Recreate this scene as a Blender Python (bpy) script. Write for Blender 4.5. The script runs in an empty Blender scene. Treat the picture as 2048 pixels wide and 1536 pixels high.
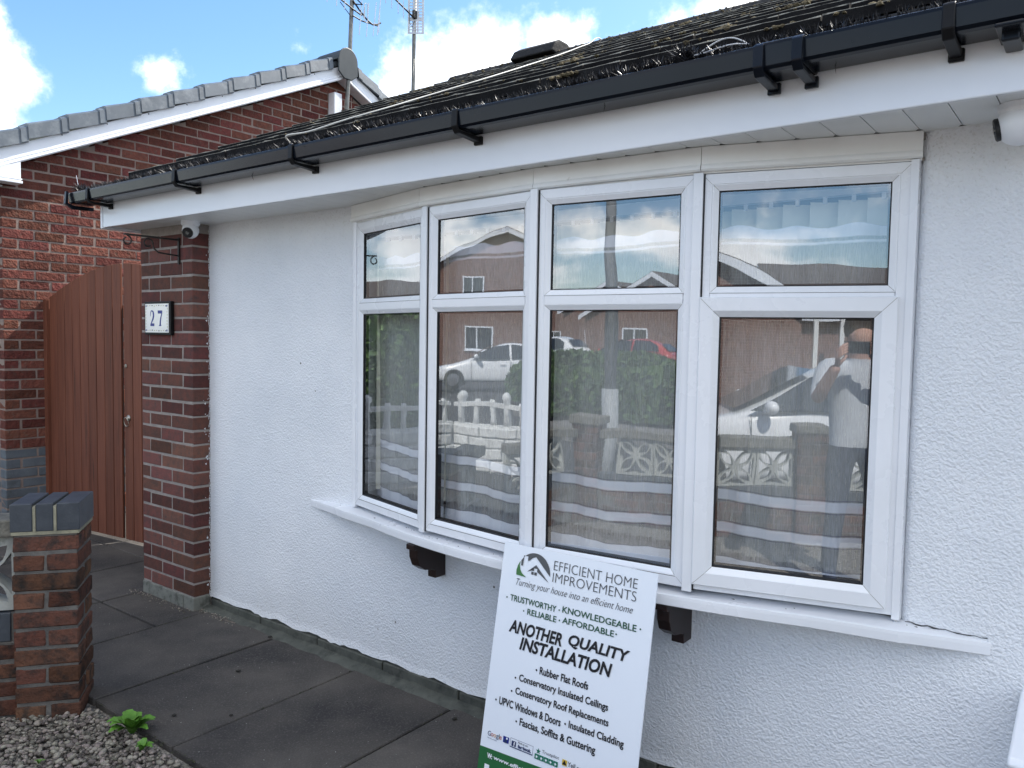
import bpy, bmesh, math, random
from mathutils import Vector, Matrix
random.seed(7)
R = math.radians
S = bpy.context.scene
COL = S.collection

# ------------------------------------------------------------------ camera
CAMP = Vector((3.89, -2.313, 1.496))
yaw, pitch, roll = R(37.22), R(-3.227), R(.981)
Fv = Vector((-math.sin(yaw)*math.cos(pitch), math.cos(yaw)*math.cos(pitch), math.sin(pitch)))
Rv = Vector((math.cos(yaw), math.sin(yaw), 0)); Uv = Rv.cross(Fv)
c_, s_ = math.cos(roll), math.sin(roll)
Rr = c_*Rv + s_*Uv; Ur = -s_*Rv + c_*Uv
cd = bpy.data.cameras.new('camera'); cam = bpy.data.objects.new('camera', cd); COL.objects.link(cam)
cam.matrix_world = Matrix(((Rr.x, Ur.x, -Fv.x, CAMP.x), (Rr.y, Ur.y, -Fv.y, CAMP.y), (Rr.z, Ur.z, -Fv.z, CAMP.z), (0, 0, 0, 1)))
cd.sensor_width = 36; cd.lens = 1579.2/2048*36; cd.clip_start = .01; cd.clip_end = 3000
S.camera = cam

# ------------------------------------------------------------------ world, sun, exposure
SUNV = Vector((1, 3.5, 4.08)).normalized()
SUN_EL = math.asin(SUNV.z); SUN_ROT = math.atan2(SUNV.x, SUNV.y)
W = bpy.data.worlds.new('World'); S.world = W; W.use_nodes = True
nt = W.node_tree; nt.nodes.clear()
def N(t, tree=None, **k):
    n = (tree or nt).nodes.new(t)
    for a, b in k.items(): setattr(n, a, b)
    return n
def build_world():
    L = nt.links.new
    out = N('ShaderNodeOutputWorld'); bg = N('ShaderNodeBackground'); bg2 = N('ShaderNodeBackground'); mix = N('ShaderNodeMixShader')
    sky = N('ShaderNodeTexSky', sky_type='NISHITA', sun_disc=False, sun_elevation=SUN_EL, sun_rotation=SUN_ROT)
    sky.air_density = 1.0; sky.dust_density = .6; sky.ozone_density = 1.6
    hs = N('ShaderNodeHueSaturation'); hs.inputs['Saturation'].default_value = 1.2; hs.inputs['Value'].default_value = 1.0
    L(sky.outputs[0], hs.inputs['Color']); L(hs.outputs[0], bg.inputs[0]); bg.inputs[1].default_value = SKY_STR
    tc = N('ShaderNodeTexCoord'); nrm = N('ShaderNodeVectorMath', operation='NORMALIZE'); L(tc.outputs['Generated'], nrm.inputs[0])
    sep = N('ShaderNodeSeparateXYZ'); L(nrm.outputs[0], sep.inputs[0])
    def m(op, a, b=None, c=None, clamp=False):
        n = N('ShaderNodeMath', operation=op); n.use_clamp = clamp
        for i, v in enumerate((a, b, c)):
            if v is None: continue
            if isinstance(v, (int, float)): n.inputs[i].default_value = v
            else: L(v, n.inputs[i])
        return n.outputs[0]
    zc = m('MAXIMUM', sep.outputs[2], 0.0); zz = m('ADD', zc, .12)
    cx = m('DIVIDE', sep.outputs[0], zz); cy = m('DIVIDE', sep.outputs[1], zz)
    cmb = N('ShaderNodeCombineXYZ'); L(cx, cmb.inputs[0]); L(cy, cmb.inputs[1])
    n1 = N('ShaderNodeTexNoise'); n1.inputs['Scale'].default_value = .9; n1.inputs['Detail'].default_value = 3; L(cmb.outputs[0], n1.inputs['Vector'])
    n2 = N('ShaderNodeTexNoise'); n2.inputs['Scale'].default_value = 11.0; n2.inputs['Detail'].default_value = 10; n2.inputs['Roughness'].default_value = .62; L(nrm.outputs[0], n2.inputs['Vector'])
    n3 = N('ShaderNodeTexNoise'); n3.inputs['Scale'].default_value = 5; n3.inputs['Detail'].default_value = 6; L(nrm.outputs[0], n3.inputs['Vector'])
    field = None
    for d, r in CLOUDS:
        v = N('ShaderNodeVectorMath', operation='DISTANCE'); L(nrm.outputs[0], v.inputs[0]); v.inputs[1].default_value = d
        f = m('DIVIDE', m('SUBTRACT', r, v.outputs['Value']), .06); f = m('MINIMUM', m('MAXIMUM', f, -1.3), 1.3)
        field = f if field is None else m('MAXIMUM', field, f)
    # scattered cumulus over the rest of the sky
    vd = N('ShaderNodeVectorMath', operation='DOT_PRODUCT'); L(nrm.outputs[0], vd.inputs[0]); vd.inputs[1].default_value = Vector((-.60, .72, .33)).normalized()
    away = m('SUBTRACT', 1.0, m('DIVIDE', m('SUBTRACT', vd.outputs['Value'], .45), .35, clamp=True), clamp=True)
    base = m('SUBTRACT', m('MULTIPLY', m('SUBTRACT', n1.outputs[0], .45), 3.6), m('MULTIPLY', m('SUBTRACT', 1.0, away), 1.6))
    field = m('MAXIMUM', field, base)
    fl = m('ADD', field, m('MULTIPLY', m('SUBTRACT', n2.outputs[0], .5), 2.6))
    mr = N('ShaderNodeMapRange', interpolation_type='SMOOTHSTEP'); L(fl, mr.inputs[0]); mr.inputs[1].default_value = -.15; mr.inputs[2].default_value = .85
    # cloud brightness: thin edges white, thick bodies greyer
    br = m('ADD', m('MULTIPLY', n3.outputs[0], -1.1), 1.5)
    cr = N('ShaderNodeMapRange'); L(fl, cr.inputs[0]); cr.inputs[1].default_value = .5; cr.inputs[2].default_value = 2.2; cr.inputs[3].default_value = 1.0; cr.inputs[4].default_value = .52
    bb = m('MULTIPLY', br, cr.outputs[0])
    col = N('ShaderNodeMix', data_type='RGBA'); col.inputs['A'].default_value = (.55, .66, .86, 1); col.inputs['B'].default_value = (1, .98, .95, 1)
    L(m('MULTIPLY', bb, 1.0, clamp=True), col.inputs['Factor'])
    L(col.outputs['Result'], bg2.inputs[0]); L(m('MULTIPLY', bb, CLOUD_STR), bg2.inputs[1])
    L(mr.outputs[0], mix.inputs[0]); L(bg.outputs[0], mix.inputs[1]); L(bg2.outputs[0], mix.inputs[2]); L(mix.outputs[0], out.inputs[0])
SKY_STR = .078; CLOUD_STR = 1.05
def rd(px, py):      # direction of a point of the sky, given on the view plane
    return (Rr*((px-1024)/1579.2) + Ur*(-(py-768)/1579.2) + Fv).normalized()
CLOUDS = [(rd(960, 150), .075), (rd(850, 150), .055), (rd(1120, 115), .055), (rd(790, 190), .035), (rd(1020, 85), .03), (rd(880, 90), .02), (rd(1080, 70), .03), (rd(1230, 105), .025),
          (rd(1420, 25), .022), (rd(1360, 45), .012), (rd(1500, -10), .05), (rd(-20, 150), .040), (rd(325, 160), .016), (rd(350, 170), .008), (rd(270, 143), .004),
          (rd(600, 95), .012), (rd(-60, 250), .05), (rd(-110, 60), .05)]
build_world()
S.view_settings.view_transform = 'Standard'; S.view_settings.look = 'None'; S.view_settings.gamma = 1
S.view_settings.use_curve_mapping = False; S.view_settings.exposure = 1.72
sd = bpy.data.lights.new('sun', 'SUN'); sd.energy = 2.9; sd.angle = R(.5); sd.color = (1, .95, .87)
sun = bpy.data.objects.new('sun', sd); COL.objects.link(sun); sun.rotation_euler = (-SUNV).to_track_quat('-Z', 'Y').to_euler()
S.render.engine = 'CYCLES'
S.cycles.max_bounces = 10; S.cycles.transparent_max_bounces = 24; S.cycles.glossy_bounces = 5

# ------------------------------------------------------------------ helpers
PAR = {}
def tag(o, label=None, cat=None, group=None, kind=None):
    if label: o['label'] = label
    if cat: o['category'] = cat
    if group: o['group'] = group
    if kind: o['kind'] = kind
    return o
def link(name, me, mat=None, parent=None, kind=None):
    if mat is not None and not me.materials: me.materials.append(mat)
    o = bpy.data.objects.new(name, me); COL.objects.link(o)
    if parent is not None: setpar(o, parent)
    if kind: o['kind'] = kind
    return o
def setpar(o, p):
    o.parent = p
    if p.name in PAR: o.matrix_parent_inverse = Matrix.Translation(-PAR[p.name])
def thing(name, label, cat, loc=(0, 0, 0), rotz=0, group=None, local=False):
    o = bpy.data.objects.new(name, None); COL.objects.link(o); o.location = loc; o.rotation_euler = (0, 0, rotz)
    o.empty_display_size = .1
    if not local: PAR[o.name] = Vector(loc)
    return tag(o, label, cat, group)
class MB:
    def __init__(s): s.v = []; s.f = []; s.sm = False
    def add(s, vs, fs):
        b = len(s.v); s.v += [tuple(p) for p in vs]; s.f += [tuple(i+b for i in f) for f in fs]; return s
    def box(s, x0, y0, z0, x1, y1, z1):
        if x0 > x1: x0, x1 = x1, x0
        if y0 > y1: y0, y1 = y1, y0
        if z0 > z1: z0, z1 = z1, z0
        return s.add([(x0,y0,z0),(x1,y0,z0),(x1,y1,z0),(x0,y1,z0),(x0,y0,z1),(x1,y0,z1),(x1,y1,z1),(x0,y1,z1)],
                     [(0,3,2,1),(4,5,6,7),(0,1,5,4),(1,2,6,5),(2,3,7,6),(3,0,4,7)])
    def prism(s, poly, ax, a, b):
        """poly: list of 2D points; extruded along axis ax (0,1,2) from a to b"""
        n = len(poly)
        def P(p, t):
            q = list(p); q.insert(ax, t); return q
        vs = [P(p, a) for p in poly] + [P(p, b) for p in poly]
        fs = [tuple(range(n)), tuple(range(2*n-1, n-1, -1))] + [(i, i+n, (i+1) % n+n, (i+1) % n) for i in range(n)]
        return s.add(vs, fs)
    def tube(s, path, r, n=8, cap=True):
        path = [Vector(p) for p in path]; rings = []
        for i, p in enumerate(path):
            t = (path[min(i+1, len(path)-1)] - path[max(i-1, 0)]).normalized()
            u = t.cross(Vector((0, 0, 1)) if abs(t.z) < .95 else Vector((1, 0, 0))).normalized(); w = t.cross(u)
            rr = r[i] if isinstance(r, (list, tuple)) else r
            rings.append([p + (u*math.cos(2*math.pi*k/n) + w*math.sin(2*math.pi*k/n))*rr for k in range(n)])
        vs = [q for g in rings for q in g]; fs = []
        for i in range(len(rings)-1):
            for k in range(n): fs.append((i*n+k, i*n+(k+1) % n, (i+1)*n+(k+1) % n, (i+1)*n+k))
        if cap: fs += [tuple(range(n-1, -1, -1)), tuple((len(rings)-1)*n+k for k in range(n))]
        return s.add(vs, fs)
    def lathe(s, prof, c=(0, 0, 0), n=20, axis=None):
        """prof: (r, h) pairs along axis vector (default z)"""
        a = Vector(axis or (0, 0, 1)).normalized(); u = a.cross(Vector((0, 0, 1)) if abs(a.z) < .95 else Vector((1, 0, 0))).normalized(); w = a.cross(u); c = Vector(c)
        vs = [c + a*h + (u*math.cos(2*math.pi*k/n) + w*math.sin(2*math.pi*k/n))*r for r, h in prof for k in range(n)]
        fs = [(i*n+k, i*n+(k+1) % n, (i+1)*n+(k+1) % n, (i+1)*n+k) for i in range(len(prof)-1) for k in range(n)]
        fs += [tuple(range(n-1, -1, -1)), tuple((len(prof)-1)*n+k for k in range(n))]
        return s.add(vs, fs)
    def mesh(s, name, smooth=False, fix=True):
        me = bpy.data.meshes.new(name); me.from_pydata(s.v, [], s.f)
        if fix:
            bm = bmesh.new(); bm.from_mesh(me); bmesh.ops.recalc_face_normals(bm, faces=bm.faces); bm.to_mesh(me); bm.free()
        if smooth: me.shade_smooth()
        return me
    def build(s, name, mat=None, parent=None, smooth=False, kind=None, fix=True):
        return link(name, s.mesh(name, smooth, fix), mat, parent, kind)
def bevel(o, w=.003, seg=2, ang=40):
    m = o.modifiers.new('b', 'BEVEL'); m.width = w; m.segments = seg; m.limit_method = 'ANGLE'; m.angle_limit = R(ang); m.harden_normals = False
    return o
def cbrick(L, D, H, c=.004, jit=.0015, seed=0):
    """chamfered block centred on the origin: L along x, D along y, H along z (44 triangles)"""
    rn = random.Random(seed); vs = []; fs = []
    bm = bmesh.new(); bmesh.ops.create_cube(bm, size=1)
    for v in bm.verts: v.co = Vector((v.co.x*L, v.co.y*D, v.co.z*H))
    bmesh.ops.bevel(bm, geom=list(bm.edges), offset=c, segments=1, affect='EDGES')
    for v in bm.verts: v.co += Vector((rn.uniform(-jit, jit), rn.uniform(-jit, jit), rn.uniform(-jit, jit)))
    me = bpy.data.meshes.new('block'); bm.to_mesh(me); bm.free(); return me
def join_meshes(items, name):
    vs = []; fs = []
    for me, M in items:
        b = len(vs); vs += [tuple(M @ v.co) for v in me.vertices]; fs += [tuple(i+b for i in p.vertices) for p in me.polygons]
    m = bpy.data.meshes.new(name); m.from_pydata(vs, [], fs); return m
def curve_mesh(polys, ext, name='shape', cyc=True):
    cu = bpy.data.curves.new(name, 'CURVE'); cu.dimensions = '2D'; cu.fill_mode = 'BOTH'; cu.extrude = ext
    for poly in polys:
        sp = cu.splines.new('POLY'); sp.points.add(len(poly)-1)
        for i, p in enumerate(poly): sp.points[i].co = (p[0], p[1], 0, 1)
        sp.use_cyclic_u = True
    o = bpy.data.objects.new(name, cu); COL.objects.link(o)
    dg = bpy.context.evaluated_depsgraph_get(); me = bpy.data.meshes.new_from_object(o.evaluated_get(dg))
    bpy.data.objects.remove(o); bpy.data.curves.remove(cu); return me
def text_mesh(s, offset=0., shear=0., space=1.):
    cu = bpy.data.curves.new('t', 'FONT'); cu.body = s; cu.size = 1; cu.extrude = 0; cu.offset = offset; cu.shear = shear; cu.space_character = space
    cu.resolution_u = 4
    o = bpy.data.objects.new('t', cu); COL.objects.link(o)
    dg = bpy.context.evaluated_depsgraph_get(); me = bpy.data.meshes.new_from_object(o.evaluated_get(dg))
    bpy.data.objects.remove(o); bpy.data.curves.remove(cu); return me
def fit(me, w, h):
    """scale a flat mesh so its box is w x h with its lower left at 0,0"""
    xs = [v.co.x for v in me.vertices]; ys = [v.co.y for v in me.vertices]
    x0, y0 = min(xs), min(ys); sx = w/(max(xs)-x0); sy = h/(max(ys)-y0)
    for v in me.vertices: v.co.x = (v.co.x-x0)*sx; v.co.y = (v.co.y-y0)*sy
    return me

# ------------------------------------------------------------------ materials
def pm(name, c1, c2=None, scale=8, rough=.7, bump=0, bscale=60, bdist=.004, detail=6, rnd=0, rndhue=0, island=False, metal=0, spec=.4,
       c3=None, s3=3, t3=(.55, .7), bump2=0, b2scale=8, rvar=0, stretch=None, vor=0, vscale=80, coat=0, vthr=None, lift=0):
    m = bpy.data.materials.new(name); m.use_nodes = True; t = m.node_tree; L = t.links.new; nd = t.nodes; nd.clear()
    def n(ty, **k):
        q = nd.new(ty)
        for a, b in k.items(): setattr(q, a, b)
        return q
    out = n('ShaderNodeOutputMaterial'); p = n('ShaderNodeBsdfPrincipled'); L(p.outputs[0], out.inputs[0])
    p.inputs['Roughness'].default_value = rough; p.inputs['Metallic'].default_value = metal; p.inputs['Specular IOR Level'].default_value = spec
    if coat: p.inputs['Coat Weight'].default_value = coat; p.inputs['Coat Roughness'].default_value = .08
    g = n('ShaderNodeNewGeometry'); vec = g.outputs['Position']
    if stretch:
        mp = n('ShaderNodeMapping'); mp.inputs['Scale'].default_value = stretch; L(vec, mp.inputs[0]); vec = mp.outputs[0]
    c2 = c2 or tuple(x*.8 for x in c1)
    nz = n('ShaderNodeTexNoise'); nz.inputs['Scale'].default_value = scale; nz.inputs['Detail'].default_value = detail; nz.inputs['Roughness'].default_value = .62; L(vec, nz.inputs['Vector'])
    mr = n('ShaderNodeMapRange'); mr.inputs[1].default_value = .34; mr.inputs[2].default_value = .66; L(nz.outputs[0], mr.inputs[0])
    mx = n('ShaderNodeMix', data_type='RGBA'); mx.inputs['A'].default_value = (*c1, 1); mx.inputs['B'].default_value = (*c2, 1); L(mr.outputs[0], mx.inputs['Factor'])
    col = mx.outputs['Result']
    if c3:
        z3 = n('ShaderNodeTexNoise'); z3.inputs['Scale'].default_value = s3; z3.inputs['Detail'].default_value = 8; z3.inputs['Roughness'].default_value = .7; L(vec, z3.inputs['Vector'])
        r3 = n('ShaderNodeMapRange'); r3.inputs[1].default_value = t3[0]; r3.inputs[2].default_value = t3[1]; L(z3.outputs[0], r3.inputs[0])
        m3 = n('ShaderNodeMix', data_type='RGBA'); m3.inputs['B'].default_value = (*c3, 1); L(r3.outputs[0], m3.inputs['Factor']); L(col, m3.inputs['A']); col = m3.outputs['Result']
    if rnd:
        if island: rv = g.outputs['Random Per Island']
        else: rv = n('ShaderNodeObjectInfo').outputs['Random']
        wn = n('ShaderNodeTexWhiteNoise', noise_dimensions='1D'); L(rv, wn.inputs['W'])
        hs = n('ShaderNodeHueSaturation'); L(col, hs.inputs['Color'])
        v1 = n('ShaderNodeMapRange'); v1.inputs[3].default_value = 1-rnd; v1.inputs[4].default_value = 1+rnd+lift; L(rv, v1.inputs[0]); L(v1.outputs[0], hs.inputs['Value'])
        v2 = n('ShaderNodeMapRange'); v2.inputs[3].default_value = .5-rndhue; v2.inputs[4].default_value = .5+rndhue; L(wn.outputs[0], v2.inputs[0]); L(v2.outputs[0], hs.inputs['Hue'])
        col = hs.outputs[0]
    L(col, p.inputs['Base Color'])
    nr = None
    def bmp(h, st, dist):
        nonlocal nr
        b = n('ShaderNodeBump'); b.inputs['Strength'].default_value = st; b.inputs['Distance'].default_value = dist; L(h, b.inputs['Height'])
        if nr is not None: L(nr, b.inputs['Normal'])
        nr = b.outputs[0]
    if bump:
        nb = n('ShaderNodeTexNoise'); nb.inputs['Scale'].default_value = bscale; nb.inputs['Detail'].default_value = 4; L(vec, nb.inputs['Vector']); bmp(nb.outputs[0], bump, bdist)
    if bump2:
        nb = n('ShaderNodeTexNoise'); nb.inputs['Scale'].default_value = b2scale; nb.inputs['Detail'].default_value = 3; L(vec, nb.inputs['Vector']); bmp(nb.outputs[0], bump2, bdist*3)
    if vor:
        vo = n('ShaderNodeTexVoronoi'); vo.inputs['Scale'].default_value = vscale; L(vec, vo.inputs['Vector']); bmp(vo.outputs['Distance'], vor, bdist)
    if nr is not None: L(nr, p.inputs['Normal'])
    if rvar:
        rr = n('ShaderNodeMapRange'); rr.inputs[3].default_value = max(rough-rvar, 0.02); rr.inputs[4].default_value = min(rough+rvar, 1); L(nz.outputs[0], rr.inputs[0]); L(rr.outputs[0], p.inputs['Roughness'])
    m['p'] = 1
    return m
M = {}
M['upvc'] = pm('white_upvc', (.80, .82, .86), (.75, .77, .80), scale=2.5, rough=.28, rvar=.1, spec=.5, c3=(.55, .54, .49), s3=14, t3=(.66, .8))
M['upvc_clean'] = pm('clean_white_upvc', (.79, .82, .87), (.76, .79, .84), scale=2, rough=.22, spec=.5, c3=(.66, .63, .56), s3=5, t3=(.64, .82))
M['cream'] = pm('aged_cream_board', (.82, .83, .82), (.76, .76, .74), scale=3, rough=.4, c3=(.42, .40, .34), s3=11, t3=(.66, .8))
M['soffit'] = pm('soffit_pvc', (.74, .76, .76), (.68, .70, .70), scale=3, rough=.35)
M['black_pvc'] = pm('black_gutter_plastic', (.004, .006, .010), (.006, .008, .013), scale=5, rough=.2, spec=.22, rvar=.06)
M['black'] = pm('black_plastic', (.005, .005, .006), (.007, .007, .008), rough=.45, spec=.2)
M['gasket'] = pm('black_rubber', (.008, .008, .01), (.012, .012, .014), rough=.5)
M['iron'] = pm('black_iron', (.012, .012, .013), (.03, .025, .02), scale=30, rough=.55)
M['brick_dark'] = pm('pillar_brick', (.150, .060, .048), (.095, .052, .045), scale=22, rough=.9, rnd=.36, rndhue=.014, bump=.55, bscale=130, bdist=.004, bump2=.3, b2scale=40, spec=.15, c3=(.07, .05, .047), s3=30, t3=(.55, .68))
M['brick_red'] = pm('neighbour_brick', (.155, .052, .039), (.105, .042, .034), scale=30, rough=.92, rnd=.30, rndhue=.012, bump=1.0, bscale=75, bdist=.009, bump2=.5, b2scale=30, spec=.12, c3=(.12, .07, .055), s3=26, t3=(.56, .66))
M['brick_red_s'] = pm('neighbour_brick_joined', (.178, .060, .045), (.118, .048, .038), scale=30, rough=.92, rnd=.30, rndhue=.012, island=True, bump=1.0, bscale=75, bdist=.009, bump2=.5, b2scale=30, spec=.12, c3=(.12, .07, .055), s3=26, t3=(.56, .66))
M['brick_blue'] = pm('painted_blue_grey_brick', (.115, .135, .15), (.085, .10, .115), scale=12, rough=.7, rnd=.15, bump=.4, bscale=70, c3=(.05, .055, .05), s3=7, t3=(.55, .75))
M['brick_garden'] = pm('garden_brick', (.125, .058, .038), (.078, .043, .032), scale=22, rough=.93, rnd=.34, rndhue=.015, bump=.8, bscale=90, bdist=.006, bump2=.5, b2scale=35, spec=.12, c3=(.032, .028, .026), s3=11, t3=(.48, .66))
M['brick_garden_s'] = pm('garden_brick_joined', (.20, .10, .07), (.12, .07, .05), scale=22, rough=.93, rnd=.38, rndhue=.02, island=True, bump=.6, bscale=90, bdist=.005, spec=.12)
M['cap_blue'] = pm('engineering_brick', (.062, .072, .085), (.040, .048, .060), scale=20, rough=.5, rnd=.2, bump=.25, bscale=120, spec=.4, c3=(.13, .14, .12), s3=6, t3=(.6, .8))
M['joint'] = pm('dark_joint', (.07, .07, .07), (.05, .05, .05), rough=.9)
M['dirt'] = pm('joint_dirt', (.40, .40, .38), (.28, .28, .27), rough=.9)
M['mortar'] = pm('grey_mortar', (.33, .295, .27), (.24, .215, .20), scale=18, rough=.95, bump=.6, bscale=150, bdist=.004, spec=.1)
M['mortar_light'] = pm('pink_buff_mortar', (.28, .22, .185), (.22, .17, .15), scale=18, rough=.95, bump=.6, bscale=150, bdist=.004, spec=.1)
M['mortar_dark'] = pm('dark_mortar', (.17, .16, .145), (.10, .095, .09), scale=14, rough=.95, bump=.7, bscale=120, bdist=.005, spec=.1)
M['mortar_blue'] = pm('painted_joint', (.03, .035, .04), (.02, .025, .03), scale=14, rough=.9)
M['mortar_yel'] = pm('yellow_mortar', (.32, .30, .215), (.22, .21, .155), scale=30, rough=.95, bump=.5, bscale=150)
M['plinth'] = pm('plinth_concrete', (.10, .105, .09), (.055, .06, .052), scale=9, rough=.92, bump=.5, bscale=60, bdist=.006, c3=(.03, .033, .03), s3=12, t3=(.5, .7))
M['tile'] = pm('dark_ridge_tile', (.020, .019, .018), (.012, .012, .013), scale=12, rough=.8, rnd=.25, bump=.7, bscale=140, bdist=.004, spec=.25, c3=(.10, .095, .08), s3=38, t3=(.60, .70), bump2=.4, b2scale=22)
M['tile_grey'] = pm('grey_verge_plastic', (.10, .118, .135), (.075, .09, .105), scale=9, rough=.42, rnd=.12, c3=(.20, .22, .235), s3=6, t3=(.5, .75))
M['tile_dgrey'] = pm('dark_grey_cap', (.045, .052, .055), (.03, .037, .04), scale=9, rough=.5)
M['moss'] = pm('dry_moss', (.20, .165, .11), (.10, .085, .05), scale=60, rough=1, bump=1, bscale=200, bdist=.01, rnd=.5, island=True, spec=.05)
M['slab'] = pm('weathered_slab', (.092, .083, .074), (.036, .034, .034), scale=1.9, rough=.86, rnd=.2, bump=.9, bscale=170, bdist=.004, spec=.25, c3=(.13, .122, .112), s3=120, t3=(.52, .74), bump2=.15, b2scale=30)
M['earth'] = pm('dark_earth', (.03, .027, .022), (.018, .017, .015), scale=30, rough=1, bump=.8, bscale=90, bdist=.01)
M['gravelbed'] = pm('gravel_field', (.24, .22, .19), (.14, .13, .12), scale=40, rough=.95, vor=1, vscale=45, bdist=.02, c3=(.38, .35, .30), s3=55, t3=(.55, .6))
M['pebble'] = pm('pebble', (.19, .165, .135), (.14, .125, .11), scale=60, rough=.8, rnd=.5, rndhue=.04, island=True, spec=.3, lift=.5)
M['wood'] = pm('stained_gate_wood', (.170, .060, .034), (.115, .040, .024), scale=1.0, rough=.6, rnd=.16, bump=.5, bscale=1.6, bdist=.003, stretch=(34, 34, 1.6), spec=.3, c3=(.045, .018, .013), s3=.55, t3=(.60, .68))
M['wood_dark'] = pm('dark_brown_bracket', (.022, .010, .008), (.015, .008, .007), rough=.4)
M['concrete'] = pm('pale_concrete', (.40, .41, .38), (.30, .31, .29), scale=14, rough=.9, bump=.4, bscale=110, c3=(.17, .18, .15), s3=18, t3=(.58, .72))
M['oldconc'] = pm('stained_concrete', (.20, .205, .18), (.12, .125, .11), scale=16, rough=.92, bump=.6, bscale=90, c3=(.07, .07, .06), s3=16, t3=(.52, .68))
M['coping'] = pm('rough_coping', (.20, .19, .16), (.11, .105, .09), scale=22, rough=.95, bump=.9, bscale=90, bdist=.006)
M['metal'] = pm('weathered_steel', (.20, .20, .19), (.12, .12, .11), scale=20, rough=.5, metal=.6)
M['alu'] = pm('dull_aluminium', (.50, .52, .54), (.40, .41, .43), scale=20, rough=.4, metal=.5)
M['brass'] = pm('tarnished_steel', (.5, .47, .4), (.3, .28, .24), scale=40, rough=.3, metal=.9)
M['wire'] = pm('white_cable', (.55, .55, .52), (.42, .42, .40), rough=.5)
M['bristle'] = pm('black_bristle', (.010, .010, .012), (.022, .022, .026), scale=30, rough=.42, spec=.35)
M['leaf'] = pm('dandelion_leaf', (.12, .27, .035), (.07, .18, .022), scale=25, rough=.5, rnd=.3, island=True)
M['hedge'] = pm('hedge_leaf', (.07, .13, .03), (.035, .075, .018), scale=3, rough=.7, rnd=.4, island=True)
M['asphalt'] = pm('asphalt', (.055, .055, .057), (.042, .042, .045), scale=30, rough=.9, bump=.4, bscale=200)
M['pave'] = pm('grey_pavement', (.20, .19, .18), (.15, .145, .14), scale=6, rough=.9, bump=.2, bscale=100)
M['carpaint'] = pm('white_car_paint', (.80, .81, .82), (.78, .79, .80), rough=.2, coat=.8)
M['carred'] = pm('red_car_paint', (.45, .02, .02), (.4, .02, .02), rough=.2, coat=.8)
M['carglass'] = pm('car_glass', (.02, .025, .03), (.03, .035, .04), rough=.05, spec=.8)
M['tyre'] = pm('tyre', (.02, .02, .02), (.03, .03, .03), rough=.9)
M['rim'] = pm('alloy', (.5, .5, .52), (.4, .4, .42), rough=.3, metal=.8)
M['galv'] = pm('galvanised_column', (.36, .38, .39), (.30, .32, .33), rough=.6)
M['rooffar'] = pm('brown_roof', (.085, .065, .055), (.06, .047, .042), scale=6, rough=.9, bump=.3, bscale=30)
M['whitefence'] = pm('white_masonry_paint', (.72, .73, .72), (.60, .61, .60), scale=8, rough=.8, bump=.8, bscale=14, bdist=.03)
M['skin'] = pm('skin', (.55, .33, .25), (.50, .29, .22), scale=10, rough=.5)
M['shirt'] = pm('pale_shirt', (.55, .58, .62), (.45, .48, .52), scale=6, rough=.9, bump=.4, bscale=14, bdist=.02)
M['trousers'] = pm('navy_trousers', (.03, .04, .07), (.02, .028, .05), scale=6, rough=.9)
M['hair'] = pm('brown_hair', (.06, .04, .03), (.04, .03, .02), scale=60, rough=.7)
M['interior'] = pm('interior_wall', (.30, .28, .25), (.26, .24, .22), rough=.9)
M['interior_dark'] = pm('interior_floor', (.06, .05, .045), (.04, .035, .03), rough=.9)
M['sign'] = pm('sign_board_white', (.78, .83, .90), (.77, .82, .89), rough=.32, spec=.4)
def flat(name, c, rough=.35): return pm(name, c, tuple(min(1, x*1.02) for x in c), rough=rough)
M['p_grey'] = flat('print_grey', (.075, .08, .09)); M['p_black'] = flat('print_black', (.012, .013, .018)); M['p_green'] = flat('print_green', (.025, .13, .045))
M['p_dgreen'] = flat('print_dark_green', (.02, .085, .05)); M['p_teal'] = flat('print_teal', (.01, .16, .10)); M['p_blue'] = flat('print_blue', (.015, .03, .22)); M['p_navy'] = flat('print_navy', (.02, .035, .11))
M['p_white'] = flat('print_white', (.80, .83, .87)); M['p_red'] = flat('print_red', (.45, .06, .03)); M['p_yel'] = flat('print_yellow', (.6, .42, .05)); M['p_orange'] = flat('print_orange', (.6, .3, .12))
M['p_lgreen'] = flat('print_leaf_green', (.05, .17, .05)); M['glazed'] = pm('glazed_tile', (.78, .80, .80), (.72, .74, .74), rough=.12, spec=.6)
M['p_olive'] = flat('print_olive', (.33, .34, .10)); M['p_tan'] = flat('print_tan', (.38, .3, .14))

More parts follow.
